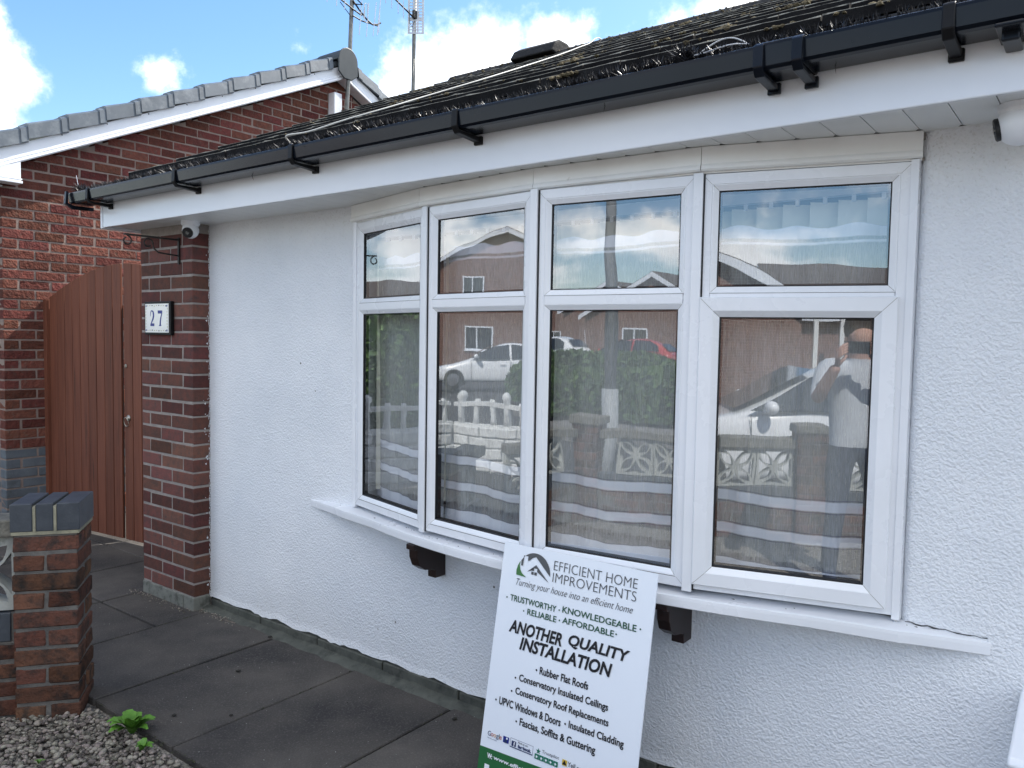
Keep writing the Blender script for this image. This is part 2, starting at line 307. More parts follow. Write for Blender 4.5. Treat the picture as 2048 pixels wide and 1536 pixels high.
def sunlit_tile_rim(m):  # paints the sun-caught line along each tile's front lip into its colour
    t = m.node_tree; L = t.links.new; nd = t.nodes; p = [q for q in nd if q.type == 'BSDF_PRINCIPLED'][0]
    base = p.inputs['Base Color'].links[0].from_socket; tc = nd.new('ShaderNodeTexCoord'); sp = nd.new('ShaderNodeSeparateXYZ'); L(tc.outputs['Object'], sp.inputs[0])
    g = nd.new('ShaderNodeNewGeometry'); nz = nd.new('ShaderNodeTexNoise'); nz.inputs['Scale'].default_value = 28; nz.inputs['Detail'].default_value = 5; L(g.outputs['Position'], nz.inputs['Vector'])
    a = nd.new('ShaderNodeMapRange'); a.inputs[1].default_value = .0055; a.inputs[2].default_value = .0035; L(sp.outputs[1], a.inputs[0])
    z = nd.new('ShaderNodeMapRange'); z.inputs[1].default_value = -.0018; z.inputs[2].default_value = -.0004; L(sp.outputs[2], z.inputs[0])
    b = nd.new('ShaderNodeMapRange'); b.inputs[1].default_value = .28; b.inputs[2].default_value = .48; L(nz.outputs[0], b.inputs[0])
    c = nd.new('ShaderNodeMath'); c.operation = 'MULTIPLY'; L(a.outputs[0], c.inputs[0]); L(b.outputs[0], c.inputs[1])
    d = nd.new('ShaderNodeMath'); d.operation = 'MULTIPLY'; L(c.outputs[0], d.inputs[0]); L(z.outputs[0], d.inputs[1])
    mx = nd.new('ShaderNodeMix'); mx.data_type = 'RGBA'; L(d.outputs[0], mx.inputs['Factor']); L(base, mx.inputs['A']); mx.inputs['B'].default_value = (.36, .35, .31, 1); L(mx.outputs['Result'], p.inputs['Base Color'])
M['joint_moss'] = pm('joint_moss', (.05, .055, .03), (.03, .03, .022), scale=60, rough=1, island=True, rnd=.4)
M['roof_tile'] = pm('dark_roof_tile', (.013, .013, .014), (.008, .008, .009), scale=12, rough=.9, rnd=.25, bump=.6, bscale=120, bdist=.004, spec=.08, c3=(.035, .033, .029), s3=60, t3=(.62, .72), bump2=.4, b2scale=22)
sunlit_tile_rim(M['roof_tile'])
def render_mat():
    m = pm('roughcast_render', (.81, .83, .86), (.70, .73, .77), scale=1.1, rough=.85, spec=.2)
    t = m.node_tree; L = t.links.new; nd = t.nodes; p = [q for q in nd if q.type == 'BSDF_PRINCIPLED'][0]
    g = nd.new('ShaderNodeNewGeometry')
    vo = nd.new('ShaderNodeTexVoronoi'); vo.feature = 'SMOOTH_F1'; vo.inputs['Scale'].default_value = 122; vo.inputs['Smoothness'].default_value = .6
    wn = nd.new('ShaderNodeTexNoise'); wn.inputs['Scale'].default_value = 60; wn.inputs['Detail'].default_value = 3
    mixv = nd.new('ShaderNodeVectorMath'); mixv.operation = 'MULTIPLY_ADD'; L(wn.outputs['Color'], mixv.inputs[0]); mixv.inputs[1].default_value = (.02, .02, .02); L(g.outputs['Position'], mixv.inputs[2])
    L(g.outputs['Position'], wn.inputs['Vector']); L(mixv.outputs[0], vo.inputs['Vector'])
    nz = nd.new('ShaderNodeTexNoise'); nz.inputs['Scale'].default_value = 105; nz.inputs['Detail'].default_value = 3; nz.inputs['Roughness'].default_value = .45; L(g.outputs['Position'], nz.inputs['Vector'])
    ad = nd.new('ShaderNodeMath'); ad.operation = 'MULTIPLY_ADD'; ad.inputs[1].default_value = .9; L(nz.outputs[0], ad.inputs[0]); L(vo.outputs['Distance'], ad.inputs[2])
    b = nd.new('ShaderNodeBump'); b.inputs['Strength'].default_value = .55; b.inputs['Distance'].default_value = .007; L(ad.outputs[0], b.inputs['Height'])
    n2 = nd.new('ShaderNodeTexNoise'); n2.inputs['Scale'].default_value = 2.2; n2.inputs['Detail'].default_value = 3; L(g.outputs['Position'], n2.inputs['Vector'])
    b2 = nd.new('ShaderNodeBump'); b2.inputs['Strength'].default_value = .35; b2.inputs['Distance'].default_value = .03; L(n2.outputs[0], b2.inputs['Height']); L(b.outputs[0], b2.inputs['Normal']); L(b2.outputs[0], p.inputs['Normal'])
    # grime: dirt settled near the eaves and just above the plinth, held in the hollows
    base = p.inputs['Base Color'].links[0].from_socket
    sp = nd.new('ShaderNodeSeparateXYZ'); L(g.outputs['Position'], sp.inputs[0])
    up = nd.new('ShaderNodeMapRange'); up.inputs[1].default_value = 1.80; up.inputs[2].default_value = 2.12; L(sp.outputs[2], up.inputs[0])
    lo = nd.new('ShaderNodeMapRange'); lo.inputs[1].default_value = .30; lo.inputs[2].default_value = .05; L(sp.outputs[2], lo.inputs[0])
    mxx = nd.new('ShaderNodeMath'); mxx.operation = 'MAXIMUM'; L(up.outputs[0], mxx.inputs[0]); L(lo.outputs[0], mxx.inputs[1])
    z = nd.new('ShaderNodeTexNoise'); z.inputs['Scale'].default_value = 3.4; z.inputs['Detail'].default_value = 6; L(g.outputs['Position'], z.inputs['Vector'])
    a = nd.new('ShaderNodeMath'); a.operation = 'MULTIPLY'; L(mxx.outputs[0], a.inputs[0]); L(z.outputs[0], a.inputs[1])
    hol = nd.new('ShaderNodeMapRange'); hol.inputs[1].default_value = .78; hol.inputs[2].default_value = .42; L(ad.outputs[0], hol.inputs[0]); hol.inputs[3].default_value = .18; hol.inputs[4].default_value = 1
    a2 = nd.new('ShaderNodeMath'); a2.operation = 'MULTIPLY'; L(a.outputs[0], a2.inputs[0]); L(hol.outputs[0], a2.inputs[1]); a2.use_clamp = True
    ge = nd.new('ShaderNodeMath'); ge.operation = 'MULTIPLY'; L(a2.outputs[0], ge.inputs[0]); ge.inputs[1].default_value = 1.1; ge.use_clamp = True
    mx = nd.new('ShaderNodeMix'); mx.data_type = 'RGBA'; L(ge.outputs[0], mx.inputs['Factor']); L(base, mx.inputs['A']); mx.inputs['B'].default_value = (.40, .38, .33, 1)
    # sparse dark specks
    sk = nd.new('ShaderNodeTexVoronoi'); sk.inputs['Scale'].default_value = 9; L(g.outputs['Position'], sk.inputs['Vector'])
    st = nd.new('ShaderNodeMapRange'); st.inputs[1].default_value = .055; st.inputs[2].default_value = .03; L(sk.outputs['Distance'], st.inputs[0])
    sc = nd.new('ShaderNodeSeparateColor'); L(sk.outputs['Color'], sc.inputs[0])
    th = nd.new('ShaderNodeMath'); th.operation = 'GREATER_THAN'; th.inputs[1].default_value = .86; L(sc.outputs[0], th.inputs[0])
    sm = nd.new('ShaderNodeMath'); sm.operation = 'MULTIPLY'; L(st.outputs[0], sm.inputs[0]); L(th.outputs[0], sm.inputs[1])
    mk = nd.new('ShaderNodeMix'); mk.data_type = 'RGBA'; L(sm.outputs[0], mk.inputs['Factor']); L(mx.outputs['Result'], mk.inputs['A']); mk.inputs['B'].default_value = (.10, .10, .09, 1)
    L(mk.outputs['Result'], p.inputs['Base Color'])
    return m
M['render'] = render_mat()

def glass_mat():
    m = bpy.data.materials.new('window_glass'); m.use_nodes = True; t = m.node_tree; L = t.links.new; nd = t.nodes; nd.clear()
    out = nd.new('ShaderNodeOutputMaterial'); mx = nd.new('ShaderNodeMixShader'); tr = nd.new('ShaderNodeBsdfTransparent'); gl = nd.new('ShaderNodeBsdfGlossy')
    tr.inputs[0].default_value = (.95, .97, .97, 1); gl.inputs['Roughness'].default_value = 0.0; gl.inputs['Color'].default_value = (.93, .96, 1, 1)
    lw = nd.new('ShaderNodeLayerWeight'); lw.inputs['Blend'].default_value = .5; pw = nd.new('ShaderNodeMath'); pw.operation = 'POWER'; pw.inputs[1].default_value = 4; L(lw.outputs['Facing'], pw.inputs[0])
    a = nd.new('ShaderNodeMath'); a.operation = 'MULTIPLY_ADD'; a.inputs[1].default_value = .75; a.inputs[2].default_value = GLASS_R; a.use_clamp = True; L(pw.outputs[0], a.inputs[0]); L(a.outputs[0], mx.inputs[0])
    g = nd.new('ShaderNodeNewGeometry'); nz = nd.new('ShaderNodeTexNoise'); nz.inputs['Scale'].default_value = 3.0; nz.inputs['Detail'].default_value = 1; L(g.outputs['Position'], nz.inputs['Vector'])
    b = nd.new('ShaderNodeBump'); b.inputs['Strength'].default_value = .12; b.inputs['Distance'].default_value = .01; L(nz.outputs[0], b.inputs['Height']); L(b.outputs[0], gl.inputs['Normal'])
    L(tr.outputs[0], mx.inputs[1]); L(gl.outputs[0], mx.inputs[2]); L(mx.outputs[0], out.inputs[0]); return m
GLASS_R = .20
M['glass'] = glass_mat()

def voile_mat():
    m = bpy.data.materials.new('striped_voile'); m.use_nodes = True; t = m.node_tree; L = t.links.new; nd = t.nodes; nd.clear()
    out = nd.new('ShaderNodeOutputMaterial'); mx = nd.new('ShaderNodeMixShader'); tr = nd.new('ShaderNodeBsdfTransparent')
    di = nd.new('ShaderNodeBsdfDiffuse'); tl = nd.new('ShaderNodeBsdfTranslucent'); m2 = nd.new('ShaderNodeMixShader'); m2.inputs[0].default_value = .12
    L(di.outputs[0], m2.inputs[1]); L(tl.outputs[0], m2.inputs[2]); L(tr.outputs[0], mx.inputs[1]); L(m2.outputs[0], mx.inputs[2]); L(mx.outputs[0], out.inputs[0])
    uv = nd.new('ShaderNodeUVMap'); sp = nd.new('ShaderNodeSeparateXYZ'); L(uv.outputs[0], sp.inputs[0])
    def band(lo, hi, e=.0015):
        a = nd.new('ShaderNodeMapRange'); a.inputs[1].default_value = lo-e; a.inputs[2].default_value = lo+e; L(sp.outputs[1], a.inputs[0])
        b = nd.new('ShaderNodeMapRange'); b.inputs[1].default_value = hi+e; b.inputs[2].default_value = hi-e; L(sp.outputs[1], b.inputs[0])
        c = nd.new('ShaderNodeMath'); c.operation = 'MULTIPLY'; L(a.outputs[0], c.inputs[0]); L(b.outputs[0], c.inputs[1]); return c.outputs[0]
    def mxm(a, b):
        c = nd.new('ShaderNodeMath'); c.operation = 'MAXIMUM'; L(a, c.inputs[0]); L(b, c.inputs[1]); return c.outputs[0]
    bd = band(0, .815)
    for lo, hi in ((.895, .925), (.998, .9985+.031), (1.797, 1.805), (1.815, 1.85)): bd = mxm(bd, band(lo, hi))
    ln = band(.8155, .8175)
    for lo, hi in ((.890, .892), (.928, .930), (.993, .995), (1.0325, 1.0345)): ln = mxm(ln, band(lo, hi, .0007))
    g = nd.new('ShaderNodeNewGeometry'); mp = nd.new('ShaderNodeMapping'); mp.inputs['Scale'].default_value = (420, 60, 22); L(g.outputs['Position'], mp.inputs[0])
    nz = nd.new('ShaderNodeTexNoise'); nz.inputs['Scale'].default_value = 1; nz.inputs['Detail'].default_value = 3; L(mp.outputs[0], nz.inputs['Vector'])
    th = nd.new('ShaderNodeMapRange'); th.inputs[1].default_value = .3; th.inputs[2].default_value = .7; th.inputs[3].default_value = .34; th.inputs[4].default_value = .74; L(nz.outputs[0], th.inputs[0])
    op = nd.new('ShaderNodeMix'); op.data_type = 'FLOAT'; L(bd, op.inputs['Factor']); L(th.outputs[0], op.inputs['A']); op.inputs['B'].default_value = .93
    op2 = nd.new('ShaderNodeMix'); op2.data_type = 'FLOAT'; L(ln, op2.inputs['Factor']); L(op.outputs[0], op2.inputs['A']); op2.inputs['B'].default_value = .95
    L(op2.outputs[0], mx.inputs[0])
    c1 = nd.new('ShaderNodeMix'); c1.data_type = 'RGBA'; L(bd, c1.inputs['Factor']); c1.inputs['A'].default_value = (.46, .47, .49, 1); c1.inputs['B'].default_value = (.84, .85, .92, 1)
    c2 = nd.new('ShaderNodeMix'); c2.data_type = 'RGBA'; L(ln, c2.inputs['Factor']); L(c1.outputs['Result'], c2.inputs['A']); c2.inputs['B'].default_value = (.10, .10, .16, 1)
    L(c2.outputs['Result'], di.inputs[0]); L(c2.outputs['Result'], tl.inputs[0]); return m
M['voile'] = voile_mat()
M['blind'] = pm('vertical_blind_fabric', (.82, .80, .70), (.76, .74, .66), scale=4, rough=.9)

def brickwall_mat(name, scale=1.0):
    m = bpy.data.materials.new(name); m.use_nodes = True; t = m.node_tree; L = t.links.new; nd = t.nodes
    p = nd['Principled BSDF']; p.inputs['Roughness'].default_value = .9
    tc = nd.new('ShaderNodeTexCoord'); sp = nd.new('ShaderNodeSeparateXYZ'); L(tc.outputs['Object'], sp.inputs[0])
    ad = nd.new('ShaderNodeMath'); L(sp.outputs[0], ad.inputs[0]); L(sp.outputs[1], ad.inputs[1]); cb = nd.new('ShaderNodeCombineXYZ'); L(ad.outputs[0], cb.inputs[0]); L(sp.outputs[2], cb.inputs[1])
    br = nd.new('ShaderNodeTexBrick'); L(cb.outputs[0], br.inputs['Vector']); br.inputs['Scale'].default_value = 1; br.inputs['Brick Width'].default_value = .225; br.inputs['Row Height'].default_value = .075; br.inputs['Mortar Size'].default_value = .006
    br.inputs['Color1'].default_value = (.20, .095, .07, 1); br.inputs['Color2'].default_value = (.14, .07, .055, 1); br.inputs['Mortar'].default_value = (.33, .27, .22, 1)
    L(br.outputs['Color'], p.inputs['Base Color']); return m
M['brickfar'] = brickwall_mat('far_brickwork')

# ------------------------------------------------------------------ ground
def sheet(name, x0, y0, x1, y1, z, mat, kind='structure', label=None):
    b = MB(); b.box(x0, y0, z-.002 if z > -.5 else z-.3, x1, y1, z); o = b.build(name, mat); tag(o, label, None, None, kind); return o
g = MB(); g.add([(-400, -400, -.16), (400, -400, -.16), (400, 400, -.16), (-400, 400, -.16)], [(0, 1, 2, 3)]); o = g.build('ground', M['asphalt']); o['kind'] = 'structure'
b = MB(); b.box(-9, -9.6, -.155, 30, -5.9, -.15); o = b.build('road', M['asphalt']); o['kind'] = 'structure'
b = MB(); b.box(-9, -5.75, -.155, 30, -4.05, -.04); b.box(-9, -11.6, -.155, 30, -9.75, -.04); o = b.build('pavement', M['pave']); o['kind'] = 'structure'
kb = MB()
for i in range(42):
    for y in (-5.9, -9.75): kb.box(-9+i*.92, y, -.155, -9+i*.92+.91, y+.145, -.03)
o = kb.build('kerb', M['pave']); o['kind'] = 'structure'; bevel(o, .01)
b = MB(); b.box(-3.0, -4.0, -.155, 12, 9, -.045); o = b.build('garden_ground', M['earth']); o['kind'] = 'structure'
b = MB(); b.add([(-1.6, -4.0, -.03), (11, -4.0, -.03), (11, -.80, -.03), (.62, -.80, -.03)], [(0, 1, 2, 3)]); o = b.build('gravel_bed', M['gravelbed']); o['kind'] = 'structure'
b = MB(); b.box(-30, -3.6, -.155, -3.05, 9, -.05); o = b.build('neighbour_drive', M['pave']); o['kind'] = 'structure'

# paved path with separate slabs
path = MB(); path.box(-2.66, -.84, -.044, 6.6, 1.9, -.035); path = path.build('path', M['earth']); path['kind'] = 'structure'
sm = [cbrick(.578, .885, .04, .004, .001, s) for s in range(3)]; sm2 = [cbrick(.578, .578, .04, .004, .001, s) for s in range(3)]
for me in sm+sm2: me.materials.append(M['slab'])
def slab(cx, cy, mes, rz=0):
    o = link('paving_slab', random.choice(mes), None, path); o.location = (cx, cy, -.0205+random.uniform(-.0015, .0015)); o.rotation_euler = (random.uniform(-.0015, .0015), random.uniform(-.0015, .0015), rz)
for i in range(11):
    slab(.06+.59*i+.295+(0 if i < 2 else -.004), -.385, sm)
for i in range(5):
    x = .06-.59*i-.295
    slab(x, -.54, sm2) if i < 3 else None
    slab(x, .05, sm2)
    slab(x, .64, sm2) if i > 0 else None
    slab(x, 1.23, sm2) if i > 0 else None

# ------------------------------------------------------------------ bungalow
house = thing('bungalow', 'white roughcast bungalow with curved bow window, black gutter and dark mossy tiled roof', 'house', (0, .1, 0))
# wall: plinth + render (with an uneven lower edge and rounded window reveals)
pl = MB(); pl.box(-.25, .105, -.05, 8.2, 5.0, .058)
plo = pl.build('plinth', M['plinth'], house)
k = MB()
for i in range(16): k.box(.02+.45*i, .088, -.02, .02+.45*i+.442, .106, .052+random.uniform(-.004, .004))
k = k.build('plinth_block', M['plinth'], plo, kind='stuff'); bevel(k, .004, 1)
# cement fillet along the foot of the wall
fl = MB(); prev = None; pts = []
for i in range(90):
    x = .0+i*.075; pts.append((x, .088, .016+random.uniform(-.006, .004), .055+random.uniform(-.012, .014)))
vs = []; fs = []
for x, y, z, d in pts: vs += [(x, y, z), (x, y-d*.6, z*.5), (x, y-d, -.004)]
for i in range(len(pts)-1):
    for j in (0, 1): fs.append((i*3+j, i*3+3+j, i*3+4+j, i*3+1+j))
MB().add(vs, fs).build('cement_fillet', M['plinth'], plo, smooth=True)

def wall_mesh():
    # front skin as a grid around the window opening; rounded returns at the jambs
    X0, X1 = .0, 8.2; ox0, ox1 = 1.172, 3.443; oz0, oz1 = .712, 2.095
    b = MB()
    low = []; n = 260
    for i in range(n+1):
        x = X0+(X1-X0)*i/n; low.append((x, .056+.006*math.sin(x*23)+random.uniform(-.004, .005)))
    vs = []
    for x, z in low: vs += [(x, .108, z-.004), (x, .0945, z+.001), (x, .0965, z+.010), (x, .1, z+.03), (x, .1, oz0)]
    fs = [(i*5+j, i*5+5+j, i*5+6+j, i*5+1+j) for i in range(n) for j in range(4)]
    b.add(vs, fs)
    def jamb(xa, sgn, xend):
        r = .035; prof = [(xend, .1)]
        for q in range(7):
            a = math.pi/2*q/6; prof.append((xa - sgn*(r - r*math.sin(a)), .1 + r - r*math.cos(a)))
        prof.append((xa, .30))
        vs = [(x, y, z) for x, y in prof for z in (oz0, oz1)]
        b.add(vs, [(2*i, 2*i+2, 2*i+3, 2*i+1) for i in range(len(prof)-1)])
    jamb(ox0, 1, X0); jamb(ox1, -1, X1)
    b.add([(ox0, .1, oz1), (ox1, .1, oz1), (ox1, .1, 2.12), (ox0, .1, 2.12), (X0, .1, oz1), (X0, .1, 2.12), (X1, .1, oz1), (X1, .1, 2.12)], [(0, 1, 2, 3), (4, 0, 3, 5), (1, 6, 7, 2)])
    b.add([(ox0, .1, oz0), (ox1, .1, oz0), (ox1, .3, oz0), (ox0, .3, oz0)], [(0, 1, 2, 3)])
    b.add([(X0, .1, .05), (X0, .3, .05), (X0, .3, 2.12), (X0, .1, 2.12)], [(0, 1, 2, 3)])
    b.add([(X1, .1, .05), (X1, .3, .05), (X1, .3, 2.12), (X1, .1, 2.12)], [(0, 1, 2, 3)])
    return b
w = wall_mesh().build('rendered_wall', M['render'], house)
# mastic bead along both jambs
mb = MB()
for x, s in ((1.178, 1), (3.437, -1)):
    mb = MB(); mb.tube([(x+random.uniform(-.001, .001), .094+random.uniform(-.001, .001), .72+.06*i) for i in range(23)], .0045, 6)
    mb.build('mastic_bead', M['cream'], w, smooth=True)
# inner leaf, side walls and room
rb = MB()
for (x0, y0, z0, x1, y1, z1) in ((.01, .30, .02, 1.165, .34, 2.12), (3.45, .30, .02, 8.19, .34, 2.12), (1.165, .30, .02, 3.45, .34, .712)): rb.box(x0, y0, z0, x1, y1, z1)
rb.box(.2, 4.0, .06, 6.0, 4.05, 2.4); rb.box(.15, .34, .06, .2, 4.05, 2.4); rb.box(6.0, .34, .06, 6.05, 4.05, 2.4); rb.box(.15, .12, 2.14, 6.05, 4.05, 2.2)
rb.build('room_wall', M['interior'], house)
fb = MB(); fb.box(.2, .34, .06, 6.0, 4.0, .1); fb.build('room_floor', M['interior_dark'], house)
sw = MB(); sw.box(-.25, .25, .05, .1, 4.95, 2.3)
sw.prism([(.25, 2.3), (4.6, 2.3), (2.42, 3.42)], 0, -.25, -.05); sw.box(.1, 4.75, .05, 8.2, 4.95, 2.3); sw.box(8.0, .3, .05, 8.2, 4.95, 2.3); sw.prism([(.25, 2.3), (4.6, 2.3), (2.42, 3.42)], 0, 8.0, 8.2)
sw.build('side_wall', M['brickfar'], house)

# ---- brick pillar on the corner
pil = MB(); pil.box(-.5275, .003, -.02, -.0035, .25, 2.095); pil = pil.build('brick_pillar', M['mortar'], house)
st = {}
def brk(key, dims, mat, c=.0035, j=.0012, nvar=3):
    if key not in st:
        st[key] = [cbrick(*dims, c, j, s) for s in range(nvar)]
        for me in st[key]: me.materials.append(mat)
    return random.choice(st[key])
def place(name, me, parent, loc, rz=0, rx=0, ry=0):
    o = link(name, me, None, parent); o.location = loc; o.rotation_euler = (rx, ry, rz); return o
for r_ in range(27):
    z = .077+.0757*r_+.0325-.004
    if z > 2.06: break
    j = lambda: random.uniform(-.0016, .0016)
    if r_ % 2 == 0: spans = [(-.53, -.430), (-.420, -.210), (-.200, -.104+.104*0-.0), (-.094, 0)]
    else: spans = [(-.53, -.322), (-.312, -.104), (-.094, 0)]
    if r_ % 2 == 0: spans = [(-.53, -.448), (-.438, -.222), (-.212, 0)]
    else: spans = [(-.53, -.33), (-.32, -.105), (-.095, 0)]
    for a, bb in spans:
        d = .1025
        me = brk(('p', round(bb-a, 3)), (bb-a, d, .065), M['brick_dark'])
        place('brick', me, pil, ((a+bb)/2, d/2+j(), z+j()), rz=random.uniform(-.004, .004))
    # return face towards the window: header then cut
    me = brk(('pl', 0), (.1025, .1025, .065), M['brick_dark'])
# pale foot of the pillar
ft = MB(); ft.box(-.533, -.004, -.01, -.105, .10, .068); ft.box(-.098, -.005, -.012, .004, .098, .07); fo = ft.build('pillar_foot', M['oldconc'], pil); bevel(fo, .006, 2)
# ragged edge where the render meets the brick
rg = MB()
for i in range(150):
    z = .06+i*.0136; s = random.uniform(.004, .012); y = .094+random.uniform(-.004, .003); x = random.uniform(0, .006)
    rg.add([(x, y, z-s), (x+s*random.uniform(.3, 1), y+.002, z), (x, y, z+s), (x-s*.2, y+.006, z)], [(0, 1, 2), (0, 2, 3), (0, 3, 1), (1, 3, 2)])
for i in range(26):
    z = random.choice([random.uniform(.5, 1.2), random.uniform(.1, 2)]); y = random.uniform(.06, .094); s = random.uniform(.002, .006)
    rg.add([(.0015, y-s, z), (.0015, y+s*.6, z-s*1.5), (.0015, y+s, z+s*.8), (.003, y, z+s*.1)], [(0, 1, 3), (1, 2, 3), (2, 0, 3)])
rg.build('render_edge_crumbs', M['render'], w, kind='stuff')

# ---- eaves: fascia, soffit planks, box end
fa = MB(); fa.box(-.548, -.2, 2.07, 8.3, -.186, 2.235); fo = fa.build('fascia_board', M['upvc_clean'], house); bevel(fo, .003, 2)
fe = MB(); fe.box(-.57, -.2035, 2.066, -.5495, -.186, 2.24); fe.box(-.57, -.1855, 2.066, -.556, .27, 2.25); fe.box(-.5555, -.185, 2.24, -.30, .27, 2.25); fo = fe.build('box_end', M['upvc_clean'], house); bevel(fo, .002, 1)
sj = MB(); sj.box(-.5555, -.1855, 2.092, 8.2, .099, 2.096); so = sj.build('soffit', M['black'], house)
x = -.553; me = MB().box(0, -.185, -.004, .0975, .094, .004).mesh('plank'); me.materials.append(M['soffit'])
i = 0
while x < 6.0:
    o = link('soffit_plank', me, None, so); o.location = (x, 0, 2.0845); x += .1
nt_ = MB(); HPX = [(1.150, .085), (1.705, -.055), (2.29, -.105), (2.885, -.075), (3.455, .083), (3.4551, .0945), (8.2, .0945)]
for i in range(12, 66):
    x = -.4545+.1*i
    if x < 1.7: continue
    for (xa, ya), (xb, yb) in zip(HPX[:-1], HPX[1:]):
        if xa <= x < xb: yy = ya+(yb-ya)*(x-xa)/(xb-xa)-.003
    nt_.add([(x-.011, yy, 2.0797), (x+.009, yy, 2.0797), (x-.003, yy-.014, 2.0797)], [(0, 1, 2)])
nt_.build('trim_notch', M['gasket'], so, kind='stuff', fix=False)
tr = MB(); tr.box(-.553, .0945, 2.079, 8.2, .0995, 2.0915); tr.build('wall_trim', M['soffit'], so)
tr = MB(); tr.box(6.0, -.185, 2.081, 8.2, .094, 2.0885); tr.build('soffit_panel', M['soffit'], so)

# ---- roof
RY0, RZ0, SL = -.18, 2.343, .4585
def rz_(y): return RZ0+SL*(y-RY0)
roof = MB(); roof.prism([(-.16, rz_(-.16)-.06), (2.42, rz_(2.42)-.06), (5.02, rz_(-.18)-.06), (4.95, rz_(-.18)-.14), (2.42, rz_(2.42)-.14), (-.16, rz_(-.16)-.14)], 0, -.28, 8.3)
roof = roof.build('roof', M['tile'], house)
GA = 2.60/10
tl_me = []
for sd_ in range(4):
    rn = random.Random(sd_+50); b = MB(); wd = .292; t = .030; L_ = GA+.05
    z1 = SL*GA - t; pts = []
    nx = 6; vs = []
    for i in range(nx+1):
        x = wd*i/nx; e = rn.uniform(-.003, .003)
        rise = .003 if (i == 0 or i == nx) else 0
        vs += [(x, e, rise), (x, e*.5, -t), (x, GA+.05, (z1)*(GA+.05)/GA - .004), (x, GA+.05, (z1)*(GA+.05)/GA-.004-t)]
    fs = []
    for i in range(nx):
        a = i*4; c = a+4
        fs += [(a, c, c+2, a+2), (a+1, c+1, c, a), (a+3, c+3, c+1, a+1), (a+2, c+2, c+3, a+3)]
    fs += [(0, 2, 3, 1), (nx*4, nx*4+1, nx*4+3, nx*4+2)]
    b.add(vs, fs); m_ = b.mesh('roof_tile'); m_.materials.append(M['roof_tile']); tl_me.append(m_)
for r_ in range(10):
    y = RY0+GA*r_; off = 0
    for c in range(29):
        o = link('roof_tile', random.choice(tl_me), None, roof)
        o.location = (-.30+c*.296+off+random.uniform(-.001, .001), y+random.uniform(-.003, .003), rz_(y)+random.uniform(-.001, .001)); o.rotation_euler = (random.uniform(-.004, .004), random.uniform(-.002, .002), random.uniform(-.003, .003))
b = MB(); b.prism([(-.172, RZ0-.032), (-.262, RZ0-.066), (-.262, RZ0-.074), (-.172, RZ0-.045)], 0, -.29, 8.3); b.build('eaves_felt', M['gasket'], roof)
# ridge
def ridge_prof(r, ra=0, n=8):
    return [(2.44+r*math.cos(math.pi*(i/n)), 3.44+ra+.105*math.sin(math.pi*i/n)) for i in range(n+1)]
for i in range(19):
    x = -.31+.455*i; b = MB(); pr = ridge_prof(.135); n = len(pr)
    inner = [(y*.0+2.44+(y-2.44)*.85, z-.02) for y, z in pr][::-1]
    b.prism(pr+inner, 0, x, x+.448); o = b.build('ridge_tile', M['tile'], roof); bevel(o, .006, 2)
b = MB(); pr = [(2.27, 3.50), (2.32, 3.57), (2.38, 3.605), (2.48, 3.605), (2.56, 3.56), (2.6, 3.48), (2.44, 3.47)]
b.prism(pr, 0, .33, .70); o = b.build('ridge_vent', M['tile'], roof); bevel(o, .015, 3)
for r_ in range(10):
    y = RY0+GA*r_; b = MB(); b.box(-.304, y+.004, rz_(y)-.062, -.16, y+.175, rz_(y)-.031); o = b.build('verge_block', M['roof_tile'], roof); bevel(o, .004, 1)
# verge: mortar under tiles
b = MB(); b.prism([(-.15, rz_(-.15)-.024), (2.42, rz_(2.42)-.024), (2.42, rz_(2.42)-.06), (-.15, rz_(-.15)-.06)], 0, -.29, -.20); b.build('verge_mortar', M['mortar_dark'], roof)
# moss
def lump(b, c, r, rn, fl=.6):
    bm = bmesh.new(); bmesh.ops.create_icosphere(bm, subdivisions=1, radius=1)
    vs = [(c[0]+v.co.x*r*rn.uniform(.7, 1.3), c[1]+v.co.y*r*rn.uniform(.7, 1.3), c[2]+v.co.z*r*fl*rn.uniform(.7, 1.4)) for v in bm.verts]
    fs = [tuple(v.index for v in f.verts) for f in bm.faces]; bm.free(); b.add(vs, fs)
rn = random.Random(3); b = MB()
for i in range(520):
    row = min(9, int(abs(rn.gauss(5, 3.2)))); y = RY0+GA*row+rn.uniform(-.012, .03); x = rn.uniform(.6, 8.0)
    if rn.random() < .25: x = rn.uniform(-.2, 8)
    k_ = 1+int(rn.expovariate(.9)); r0 = rn.uniform(.004, .013)
    if rn.random() < .10: k_ += 8; r0 *= 1.7
    for q in range(min(k_, 14)):
        yy = y+rn.gauss(0, r0); lump(b, (x+rn.gauss(0, r0*1.8), yy, rz_(yy)-.004), r0*rn.uniform(.5, 1), rn)
for i in range(700):
    x = rn.uniform(-.3, 8.1); a_ = rn.uniform(1.2, 2.9); lump(b, (x, 2.44+.135*math.cos(a_), 3.44+.104*math.sin(a_)), rn.uniform(.004, .012), rn)
o = b.build('moss', M['moss'], fix=False); tag(o, 'clumps of dry brown moss scattered on the dark bungalow roof', 'moss', None, 'stuff')

